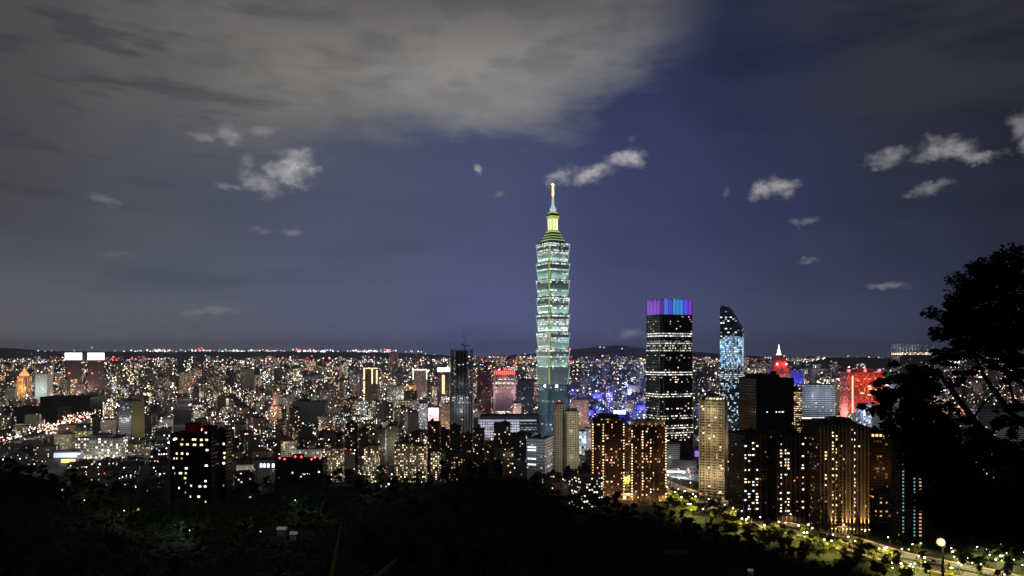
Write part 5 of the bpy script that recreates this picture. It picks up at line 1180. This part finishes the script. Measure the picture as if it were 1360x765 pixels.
for k, i in enumerate(near):
    e = empty('apartment_building', (i['X'], i['Y'], 0), ang)
    hw = 'low' if i['h'] < 17 else 'medium' if i['h'] < 28 else 'tall'
    ln = 'nearly unlit' if i['dn'] < .045 else 'sparsely lit' if i['dn'] < .15 else 'brightly speckled'
    tn = 'warm' if i['t'] < .4 else 'white' if i['t'] < .55 else 'bluish'
    m = min(marks, key=lambda a: abs(a[0]-i['px'])); rel = 'left of' if i['px'] < m[0]-9 else 'right of' if i['px'] > m[0]+9 else 'below'
    nearness = 'nearest rows' if i['Y'] < 1150 else 'middle rows' if i['Y'] < 1320 else 'farther rows'
    lab = '%s %s %s block, %s lights, %s, %s %s' % (hw, ln, i['cn'], tn, nearness, rel, m[1])
    if len(lab.replace('-', ' ').split()) > 16: lab = lab.replace(', %s' % nearness, '')
    groups.setdefault(lab, []).append(e)
    tag(e, lab, 'apartment building', 'ordinary apartment buildings of the near city')
    b = MB(); b.prism(rect(i['w'], i['d']), 0, i['h'], None, i['c'], (i['dn'], i['t'], i['s']), (rr.uniform(.35,.6), rr.uniform(.38,.5), 0), rr.uniform(2.8,3.6), 3.2)
    for (cx, cy_, sx, sy) in ((0,-i['d']/2+.2,i['w'],.4),(0,i['d']/2-.2,i['w'],.4),(-i['w']/2+.2,0,.4,i['d']-.8),(i['w']/2-.2,0,.4,i['d']-.8)): b.box(cx, cy_, i['h']+.004, sx, sy, .9, 1, fa=i['c'], bot=False)
    b.build('body', None, e)
    if rr.random() < .8:
        m_ = MB(); u, v = rr.uniform(-.25,.25)*i['w'], rr.uniform(-.25,.25)*i['d']; s1, s2 = rr.uniform(4,8), rr.uniform(4,7)
        m_.box(u, v, i['h']+.01, s1, s2, rr.uniform(2.6,4.5), 1, fa=tuple(c*rr.uniform(.8,1.4) for c in i['c']), bot=False); m_.build('stair_house', None, e)
    if rr.random() < .55:
        m_ = MB(); m_.lathe([(0,0),(1.2,0),(1.2,1.9),(.5,2.4),(0,2.5)], sides=10); o = m_.build('water_tank', mat('steel_tank', (.45,.46,.48), .3, .6), e); o.location = (rr.uniform(-.35,.35)*i['w'], rr.uniform(-.3,.3)*i['d'], i['h']+.02)
    if rr.random() < .4:
        m_ = MB(); sw, sd = i['w']*rr.uniform(.4,.8), i['d']*rr.uniform(.4,.8); zz = i['h']+rr.uniform(2.2,2.8)
        m_.face([(-sw/2,-sd/2,zz),(sw/2,-sd/2,zz),(sw/2,sd/2,zz+.8),(-sw/2,sd/2,zz+.8)], 1, None, (.2,.22,.24)); 
        for (x, y, dz) in ((-1,-1,0),(1,-1,0),(1,1,.8),(-1,1,.8)): m_.box(x*sw*.45, y*sd*.45, i['h'], .2, .2, zz-i['h']+dz*.9, 1)
        m_.build('rooftop_shed', None, e)
b = MB()
for i in rest:
    far = i['Y'] > 3200; fl = 3.3 if not far else 5.0 if i['Y'] < 7000 else 9.0
    p = rect(i['w'], i['d'], i['X'], i['Y'], ang)
    b.prism(p, 0, i['h'], None, i['c'], (i['dn']*1.15, i['t'], i['s']*(1.0 if not far else 1.15)), (rr.uniform(.4,.6), rr.uniform(.38,.5), 0), fl*1.0, fl)
    if i['Y'] < 4500 and rr.random() < .7: b.box(i['X']+rr.uniform(-4,4), i['Y']+rr.uniform(-4,4), i['h'], rr.uniform(4,10), rr.uniform(4,8), rr.uniform(2.5,6), 1, ang, i['c'], bot=False)
tag(b.build('city_blocks'), 'dense mass of lit city blocks filling the plain out to the hills', 'city', kind='stuff')
for i in items:
    Y = i['Y']
    if not (-30 < i['px'] < 1390): continue
    n = 1+(1 if rr.random() < (.55 if Y < 3200 else .8) else 0)+(1 if Y > 7000 else 0)+(1 if Y > 3200 and rr.random() < .4 else 0)
    for _ in range(n):
        c = rr.choice(LCl); r = (.42+.8*rr.random()**2.6)*(Y/1500)**.8; u = rr.random()
        if 770 < i['px'] < 870 and rr.random() < .45: c = rr.choice(((.25,.3,1),(.6,.7,1)))
        if c == (1,.08,.08): z = i['h']+r+2
        elif u < .45: z = i['h']+r+rr.uniform(0,2)
        else: z = rr.uniform(4, i['h'])
        q = rr.uniform(.4,.62)
        x = i['X']+rr.uniform(-.6,.6)*i['w']; y = i['Y']-(0 if z > i['h'] else i['d']*q+i['w']*.25)
        gl.octa((x, y, z), r*rr.choice((1,1,1,1.6)), c, rr.uniform(2.5, 12.0))
for k in range(2600):     # lamps along the straight streets of the grid
    pitch, Y0, Y1 = rr.choice(((36,900,3200),(66,3200,7000),(66,3200,7000))); i_ = rr.randrange(-60, 60)*5; u_ = rr.uniform(-7000, 7000)
    x, y = (i_*pitch, u_) if rr.random() < .6 else (u_, rr.randrange(-60, 60)*4*pitch)
    X = cos(ang)*x-sin(ang)*y; Y = sin(ang)*x+cos(ang)*y
    if Y < Y0 or Y > Y1 or abs(X) > .72*Y or (X > .18*Y and Y < 1150): continue
    gl.octa((X+rr.uniform(-8,8), Y, rr.uniform(5,12)), (.5+.5*rr.random())*(Y/1500)**.75, rr.choice(((1,.6,.28),(1,.7,.38),(1,.92,.8),(1,.9,.7),(.85,.95,1),(1,.2,.12))), rr.uniform(3,9))
# avenue traffic and signs at the left, ridge-top lights, horizon lights
for k in range(420):
    t = rr.random(); a = av[int(t*(len(av)-1))]; x = a[0]+rr.uniform(-26,26); y = a[1]+rr.uniform(-26,26)
    gl.octa((x, y, rr.uniform(1,22)), rr.uniform(.7,2.0), rr.choice(((1,.22,.12),(1,.35,.2),(1,.9,.75),(1,.9,.8),(1,.6,.35),(.85,.93,1))), rr.uniform(2,7))
for k in range(26): gl.octa((Xp(rr.uniform(5,30),1500), 1500+rr.uniform(-30,30), rr.uniform(2,12)), rr.uniform(.7,1.8), (.6,.85,1), rr.uniform(4,9))
for k in range(250):
    px = rr.uniform(2,560) if k < 130 else rr.choice((rr.gauss(303,9), rr.gauss(320,7), rr.gauss(352,12), rr.gauss(268,4), rr.gauss(403,7), rr.gauss(480,8), rr.gauss(430,14), rr.gauss(214,9), rr.gauss(512,8)))
    if px < 170 and rr.random() < .85: continue
    Y = 16300; z = Zp(466.8-rr.random()**2*2.6+(.5 if px > 420 else 0), Y)
    gl.octa((Xp(px,Y), Y+rr.uniform(-40,40), z), rr.uniform(8,22), rr.choice(((1,.95,.85),(.85,1,.95),(1,.85,.6),(1,.95,.9),(1,.15,.12) if rr.random() < .5 else (1,1,1))), rr.uniform(1.2,4.5))
for px, py in ((264,463.5),(268,462),(265.5,465),(394,463),(397,465),(511,464),(515,466)): gl.octa((Xp(px,16200),16200,Zp(py,16200)), 19, (1,.08,.1), 3.5)
for px, py in ((122,461.5),(153,466),(42,470.5),(60,471.5),(565,470),(577,471),(553,473),(1070,477),(1079,479),(1093,477),(1101,480),(1107,480),(1114,479),(1127,472.5),(1139,475),(1157,477.5),(1165,479),(1060,482),(797,461),(802,461.5),(826,463),(688,472),(697,470),(705,473)):
    Y = 6700 if px > 1000 else 15500; gl.octa((Xp(px,Y),Y,Zp(py,Y)), (6 if px > 1000 else 13)*rr.uniform(.7,1.2), (.95,1,.95), 2.2)
for k in range(900):     # the glittering far edge of the plain, thicker to the right
    px = rr.uniform(0,1360) if k < 600 else rr.gauss(1290,60) if k < 760 else rr.uniform(880,1000)
    Y = rr.uniform(5500,15500) if px < 1150 else rr.uniform(3800,6500)
    gl.octa((Xp(px,Y),Y,rr.uniform(10,60)), rr.uniform(1.1,2.3)*(Y/1500)**.72, rr.choice(((1,.85,.55),(1,.72,.35),(1,.95,.85),(1,.95,.85),(.8,.93,1),(1,.25,.2) if rr.random() < .6 else (1,.9,.7))), rr.uniform(2,6))
for k in range(90):      # red obstruction lamps on the farther towers
    px = rr.choice((rr.gauss(110,60), rr.gauss(440,70), rr.uniform(600,760))); Y = rr.uniform(4500,10000)
    gl.octa((Xp(px,Y),Y,rr.uniform(60,150)), rr.uniform(1.2,2.4)*(Y/1500)**.72, (1,.07,.10), rr.uniform(3,6))
tag(gl.build('city_lights', GLOW), 'countless small street, roof and sign lights sparkling over the distant city', 'city lights', kind='stuff')
# fill lamps without fittings, added above the streets to brighten the facades
for k in range(130):
    Y = rr.uniform(950, 3600); px = rr.uniform(10, 900) if k < 106 else rr.uniform(1050,1350)
    if Y < 1500 and 868 < px: Y += 600
    lamp('street_fill', (Xp(px,Y), Y, rr.uniform(26,44)), 62000*(Y/1500)**1.6, rr.choice(((1,.9,.75),(1,.75,.5),(.85,.93,1),(1,.95,.88))), size=.9)
for k in range(5): a = av[6+k*3 if 6+k*3 < len(av) else -1]; lamp('street_fill', (a[0], a[1], 16), 14000, (1,.42,.26), size=.8)

# ------------------------------------------------------------------ boulevard and park
PLN = mat('lamp_pole', (.12,.12,.12), .5, .4); BULB = mat('street_bulb', (.9,.85,.7), .4, em=(1,.90,.62), es=16); BULBW = mat('park_bulb', (.9,.9,.9), .4, em=(.95,1,.95), es=13)
def mesh_street():
    p = MB(); p.tube([(0,0,0),(0,0,8.4),(.8,0,9.2),(2.2,0,9.4)], [.14,.1,.08,.07], 6); h = MB(); h.lathe([(0,-.35),(.42,-.25),(.55,0),(.3,.2),(0,.25)], sides=8)
    return p.mesh('pole', PLN), h.mesh('lamp_head', BULB), h.mesh('lamp_head', BULBW)
SP, SH, SW = mesh_street()
def street_lamp(x, y, rz, label, group, power, col, hd, s=1.0, base=.3):
    e = empty('street_lamp', (x, y, base), rz); e.scale = (s, s, s); tag(e, label, 'street lamp', group)
    o = link(bpy.data.objects.new('pole', SP)); o.parent = e
    o = link(bpy.data.objects.new('lamp_head', hd)); o.parent = e; o.location = (2.3,0,9.15)
    if power: lamp('lamp_light', (2.3,0,8.7), power, col, e, 'SPOT', .3, None, radians(156), .35)
for i, (x, y) in enumerate(dens(road, 26)[3:]):
    a = atan2(road[5][1]-road[2][1], road[5][0]-road[2][0])
    for sd in (-1, 1):
        nx_, ny_ = -sin(a)*sd*22, cos(a)*sd*22
        street_lamp(x+nx_, y+ny_, a-sd*pi/2, 'tall street lamp with a yellow glowing head along the boulevard', 'street lamps along the boulevard', 15000, (1,.72,.34), SH)
for k in range(34):
    px, py = rr.uniform(1170,1365), rr.uniform(728,768); x, y = gp(px, py)
    street_lamp(x, y, rr.uniform(0,6), 'short park lamp with a small white head among the lit park trees', 'lamps in the park at lower right', 15000, (1,.93,.42), SW, .8, .1)
for k in range(10):
    px, py = rr.uniform(880,925), rr.uniform(627,645); x, y = gp(px, py)
    street_lamp(x, y, rr.uniform(0,6), 'white lamp on the bright plaza', 'lamps on the bright plaza', 2600, (.8,.92,1), SW, .8, .4)
rdf = dens(road, 6)
for k in range(190):
    if k < 0:
        j = rr.uniform(.12, 1)*(len(rd)-1); a, c_ = rd[int(j)], rd[min(len(rd)-1, int(j)+1)]; off = rr.choice((-1.5,1.5,27,31,-28,-36,-46,-58,-70))+rr.uniform(-4,4)
        d = (c_[0]-a[0], c_[1]-a[1]); l = sqrt(d[0]**2+d[1]**2)+1e-6; x = a[0]-d[1]/l*off; y = a[1]+d[0]/l*off
        if y > 1000: continue
    elif k < 140:
        qx = rr.uniform(868, 1205) if k % 4 else rr.uniform(868, 990); rp = np.interp(qx, [858,900,960,1030,1100,1190,1300], [636,652,672,697,712,740,762]); qy = rr.uniform(rp-7, max(cpy(qx)+10, rp+12)) if k % 3 else rr.uniform(rp+8, rp+26); x, y = gp(qx, qy)
        dd = min((x-p[0])**2+(y-p[1])**2 for p in rdf)
        if 5**2 < dd < 20**2: x, y = gp(qx, min(qy+16, cpy(qx)+14))
    else: x, y = gp(rr.uniform(1170,1400), rr.uniform(722,775))
    if hits_hero(x, y, -8): continue
    tree('park', x, y, .2, rr.uniform(.7,1.2), 'yellow-green lamplit tree of the boulevard and park at lower right', 'lamplit trees of the boulevard and park')
for k in range(40):     # lamps on the grass between the boulevard and the hill
    j = (.14+.82*k/40)*(len(rd)-1); a, c_ = rd[int(j)], rd[min(len(rd)-1, int(j)+1)]; off = rr.choice((-32,-40,-50,-62,-26)); d = (c_[0]-a[0], c_[1]-a[1]); l = sqrt(d[0]**2+d[1]**2)+1e-6
    street_lamp(a[0]-d[1]/l*off, a[1]+d[0]/l*off, rr.uniform(0,6), 'lamp glowing between the yellow-green trees beside the boulevard', 'lamps among the boulevard trees', 48000, (1,.82,.24), SH, 1.4, .1)
# cars on the boulevard
def car(x, y, rz, colname, c):
    e = empty('car', (x, y, .31), rz); tag(e, 'small %s car on the lamplit boulevard' % colname, 'car', 'cars on the boulevard')
    b = MB(); b.prism([(-2.1,-.85),(2.1,-.85),(2.25,-.5),(2.25,.5),(2.1,.85),(-2.1,.85),(-2.25,.5),(-2.25,-.5)], .3, .85, None); b.build('body', [mat('car_paint_'+colname, c, .3, .3)]*2, e)
    b = MB(); b.prism(rect(2.6,1.6,-.2), .851, 1.42, rect(1.7,1.35,-.3)); b.build('cabin', [mat('car_glass', (.02,.02,.03), .1), mat('car_paint_'+colname)], e)
    for sx in (-1.35, 1.35):
        for sy in (-.8, .8):
            b = MB(); b.lathe([(0,-.1),(.32,-.1),(.32,.1),(0,.1)], sides=12); o = b.build('wheel', mat('tyre', (.02,.02,.02), .9), e); o.location = (sx, sy, .32); o.rotation_euler = (pi/2,0,0)
    for sy in (-.6, .6):
        b = MB(); b.box(0,0,0,.12,.36,.18); o = b.build('headlight', mat('car_headlight', (1,1,1), .3, em=(1,.96,.85), es=9), e); o.location = (2.27, sy, .55)
        b = MB(); b.box(0,0,0,.12,.3,.16); o = b.build('tail_light', mat('car_tail', (.6,.05,.05), .3, em=(1,.05,.04), es=5), e); o.location = (-2.27, sy, .6)
for k in range(16):
    j = rr.uniform(.2, .9)*(len(rd)-2); a, c_ = rd[int(j)], rd[int(j)+1]; sd = rr.choice((-1,1)); off = sd*11.5+rr.choice((-3,3)); d = (c_[0]-a[0], c_[1]-a[1]); l = sqrt(d[0]**2+d[1]**2)
    f = j-int(j); car(a[0]+d[0]*f-d[1]/l*off, a[1]+d[1]*f+d[0]/l*off, atan2(d[1], d[0])+(pi if sd > 0 else 0), *rr.choice((('white',(.7,.7,.7)),('silver',(.4,.4,.42)),('black',(.03,.03,.03)),('red',(.3,.03,.03)))))

# lamps and lit trees on the hillside, lower left
def hp(px, py):
    best = min(range(110, 400, 4), key=lambda y: abs(470+F*(CAMZ-gz(Xp(px, y), y)-4)/y-py)); x = Xp(px, best); return x, float(best), gz(x, best)
for i, (px, py, pw, cnt) in enumerate(((84,663,900,5),(112,668,300,3),(165,683,1200,5),(185,690,500,4),(240,698,1800,5),(252,708,700,3),(322,700,500,4),(392,668,700,4),(412,680,900,3),(346,712,300,3),(494,645,1100,3),(560,643,250,2),(372,762,500,2))):
    x, y, z = hp(px, py)
    e = empty('path_lamp', (x, y, z)); tag(e, 'small path lamp shining among the dark hillside trees', 'path lamp', 'path lamps hidden on the hillside')
    b = MB(); b.tube([(0,0,-.5),(0,0,5.4)], [.09,.06], 6); b.build('pole', PLN, e)
    b = MB(); b.lathe([(0,-.2),(.2,-.1),(.2,.1),(0,.2)], sides=8); o = b.build('lamp_head', mat('path_bulb', (.9,.9,.9), .4, em=(.95,1,.9), es=2.5), e); o.location = (0,0,5.5)
    lamp('lamp_light', (0,-1.0,9.0), pw*2.2, (.95,1,.80), e, size=.3)
    for k in range(cnt):
        a = rr.uniform(0, 6.28); d = rr.uniform(4.5, 8); xx, yy = x+d*cos(a), y+d*sin(a)
        tree('hill', xx, yy, gz(xx, yy)-.4, rr.uniform(.5,.72), 'green tree catching the light of a path lamp on the dark hillside', 'lamplit trees on the hillside')
# pale roofs of huts on the slope
for (px, py, w_, lb, lit) in ((375,708,3.4,'small hut with a white-lit flat roof on the dark slope, lower left',1),(391,713,2.8,'second small hut with a white-lit flat roof beside the first on the dark slope',1),(898,738,9,'dim dark house on the right slope of the hill',0),(870,688,7,'dim grey-roofed house high on the right slope of the hill',0),(912,705,6,'dim grey-roofed house low on the right slope of the hill',0),(996,761,2.4,'hut with a white light at the bottom edge right of centre',1),(772,690,6,'dim house on the slope beneath the grey-beige tower',0)):
    x, y, z = hp(px, py); e = empty('hut', (x, y, z+2.2), rr.uniform(-.3,.3)); tag(e, lb, 'hut')
    b = MB(); b.box(0,0,-5,w_,w_*.7,8); b.build('wall', mat('hut_wall', (.08,.08,.075), .8), e)
    b = MB(); b.face([(-w_*.6,-w_*.45,3.0),(w_*.6,-w_*.45,3.0),(w_*.6,0,4.0),(-w_*.6,0,4.0)]); b.face([(w_*.6,w_*.45,3.0),(-w_*.6,w_*.45,3.0),(-w_*.6,0,4.0),(w_*.6,0,4.0)]); b.build('roof', mat('lit_hut_roof' if lit else 'unlit_hut_roof', (.16,.16,.17) if lit else (.07,.07,.075), .8, vary=.3, vscale=.8, spec=.05), e)  # light put into the roof colour: paler if lit, darker if unlit
    if lit: lamp('roof_fill', (0,-3.0,6.8), 380, (.95,.97,1), e, size=.3)  # lamp added above the roof to whiten its top

# ------------------------------------------------------------------ near things: globe lamp, the big tree, grass blades
Y = 46.0; e = empty('globe_lamp', (Xp(1252, Y), Y, gz(Xp(1252,Y),Y))); tag(e, 'single big yellow globe lamp on a thin pole at the lower right', 'globe lamp')
zt = Zp(720, Y)-e.location.z
b = MB(); b.tube([(0,0,-.3),(0,0,zt-.2)], [.10,.07], 8); b.lathe([(.15,zt-.32),(.2,zt-.2),(.12,zt-.12)], sides=10); b.build('pole', PLN, e)
b = MB(); r_ = 5.2*Y/F; b.lathe([(0,-r_),(r_*.5,-r_*.87),(r_*.87,-r_*.5),(r_,0),(r_*.87,r_*.5),(r_*.5,r_*.87),(0,r_)], sides=16); o = b.build('globe', mat('yellow_globe', (.9,.8,.5), .4, em=(1,.80,.32), es=.95), e); o.location = (-2.5*Y/F,0,zt)
lamp('lamp_light', (-2.5*Y/F,-.5,zt), 30, (1,.8,.4), e, size=.2)

def near_tree():
    Y = 16.0; q = Y/F; rr = random.Random(71)
    gx, gy = Xp(1352, Y), Y; e = empty('big_tree', (gx, gy, gz(gx, gy)-.3)); tag(e, 'large black-silhouetted tree with a ragged crown overhanging the right edge of the view', 'tree')
    L = lambda px, py, dy=0.0: (Xp(px, Y)-gx, dy, Zp(py, Y)-e.location.z)
    # clumps of foliage: centre, radii in the picture's pixels, depth half as deep
    cl = [(1322,352,26,26),(1345,372,34,40),(1300,372,26,22),(1282,395,24,20),(1310,410,40,32),(1350,420,40,40),(1262,415,20,15),(1255,440,16,14),(1275,435,26,22),(1300,445,34,24),(1262,467,18,14),(1243,440,8,10),(1285,470,26,14),(1335,455,34,20),(1362,470,30,26),
          (1250,478,16,10),(1225,492,22,14),(1205,500,26,18),(1190,520,28,20),(1178,540,20,18),(1205,545,34,26),(1235,510,22,18),(1238,540,24,26),(1190,570,18,16),(1215,580,30,26),(1222,615,26,26),(1245,585,28,30),(1172,522,12,10),(1168,550,9,8),
          (1275,500,12,9),(1330,492,26,12),(1350,500,20,12),(1304,489,16,7),(1258,615,32,36),(1280,655,38,38),(1250,680,20,24),(1318,690,44,34),(1300,600,28,22),(1345,650,40,40),(1348,600,16,20),(1290,570,16,12),(1240,655,20,34),(1360,700,30,20),(1325,560,16,14),(1352,545,20,12),(1320,590,22,22),(1262,560,16,16),(1356,575,16,18),(1225,560,18,18)]
    b = MB()
    for (cx, cy_, rx, ry) in cl:
        n = int(rx*ry*2.1) if rx*ry > 300 else int(rx*ry*2.6)
        sub = [(rr.gauss(0,.5), rr.gauss(0,.5), rr.gauss(0,.5), rr.uniform(.25,.5)) for _ in range(max(5, int(rx*ry/42)))]
        for k in range(n):
            s_ = rr.choice(sub); d = np.array([rr.gauss(0,1) for _ in range(3)]); d /= np.linalg.norm(d)+1e-6; r = s_[3]*rr.random()**.4
            u, v, w3 = s_[0]+d[0]*r, s_[1]+d[1]*r, s_[2]+d[2]*r
            if u*u+v*v > 1.6: continue
            p = L(cx+u*rx, cy_+v*ry, w3*(rx+ry)*.5*q*1.6)
            leaf_quad(b, p, .055, rr)
    b.build('crown', mat('near_leaves', (.026,.036,.014), .8, spec=.1), e)
    b = MB()
    b.tube([(0,0,-.3), L(1392,700), L(1385,640), L(1380,580), L(1374,520), L(1366,470), L(1352,420)], [.14,.12,.10,.085,.07,.055,.03], 9)
    b.build('trunk', BARK, e)
    for pts, r0 in (([(1385,640),(1335,600),(1290,560),(1262,525),(1240,500),(1215,492)],.10),([(1380,580),(1345,548),(1318,505),(1304,470),(1290,430)],.075),([(1374,520),(1335,492),(1300,470),(1280,440),(1268,420)],.06),([(1318,590),(1290,600),(1255,600),(1220,575),(1195,550)],.07),
                    ([(1378,560),(1350,530),(1345,497),(1362,480)],.05),([(1352,420),(1330,385),(1320,350)],.05),([(1352,420),(1360,390),(1366,360)],.04),([(1290,560),(1310,535),(1335,520),(1364,512)],.03),([(1262,525),(1275,505),(1300,495)],.025),([(1304,470),(1285,480),(1262,477)],.02),([(1215,492),(1200,505),(1185,525),(1172,545)],.03),([(1385,610),(1365,575)],.05)):
        b = MB(); n = len(pts); dz = rr.uniform(-.6,.6)
        b.tube([L(p[0], p[1], dz*(k/(n-1))) for k, p in enumerate(pts)], [r0*(1-.8*k/(n-1)) for k in range(n)], 6); b.build('branch', BARK, e)
near_tree()
def blade(base_px, tip, Y, wdt, col, label, bend):
    b = MB(); z0 = Zp(800, Y); x0 = Xp(base_px, Y); n = 12; tx, tz = Xp(tip[0], Y), Zp(tip[1], Y); e_ = []
    for k in range(n+1):
        t = k/n; x = (tx-x0)*t**(bend); z = (tz-z0)*t; ww = wdt*(1-t)**.7*.5+.0006
        e_.append([(x-ww, 0, z), (x, .25*ww+.001, z), (x+ww, 0, z), (x, -.25*ww-.001, z)])
    for k in range(n):
        for j in range(4): b.face([e_[k][j], e_[k][(j+1)%4], e_[k+1][(j+1)%4], e_[k+1][j]])
    o = b.build('grass_blade', mat(col[0], col[1], .6)); o.location = (x0, Y, z0); tag(o, label, 'grass blade'); return o
blade(436, (455,686), 2.2, .016, ('grass_green', (.30,.38,.05)), 'upright pale green grass blade at the bottom edge left of centre', 1.2)
blade(478, (530,740), 1.7, .05, ('leaf_green', (.10,.26,.03)), 'broad dark green leaf tip leaning right at the bottom edge near the centre', 1.3)
blade(112, (124,738), 2.4, .012, ('grass_dim', (.10,.12,.03)), 'dim narrow grass blade at the bottom edge far left', 1.2)
blade(636, (639,748), 2.3, .006, ('grass_dim', (.10,.12,.03)), 'dim thin grass stem at the bottom edge right of the broad leaf', 1.2)
blade(250, (252,735), 2.5, .005, ('grass_dim', (.10,.12,.03)), 'barely visible grass stem at the bottom edge below the big-windowed black tower', 1.2)

# ------------------------------------------------------------------ air
if HAZE:
    b = MB(); b.box(0, 12000, -3, 90000, 31000, 560)
    m = bpy.data.materials.new('haze'); m.use_nodes = True; n = NT(m.node_tree)
    v = n.n('ShaderNodeVolumePrincipled'); v.inputs['Color'].default_value = (.75,.8,1,1); v.inputs['Density'].default_value = HAZE
    o = n.n('ShaderNodeOutputMaterial'); n.nt.links.new(v.outputs[0], o.inputs['Volume'])
    tag(b.build('haze', m), 'thin night haze lying over the city', 'haze', kind='stuff')
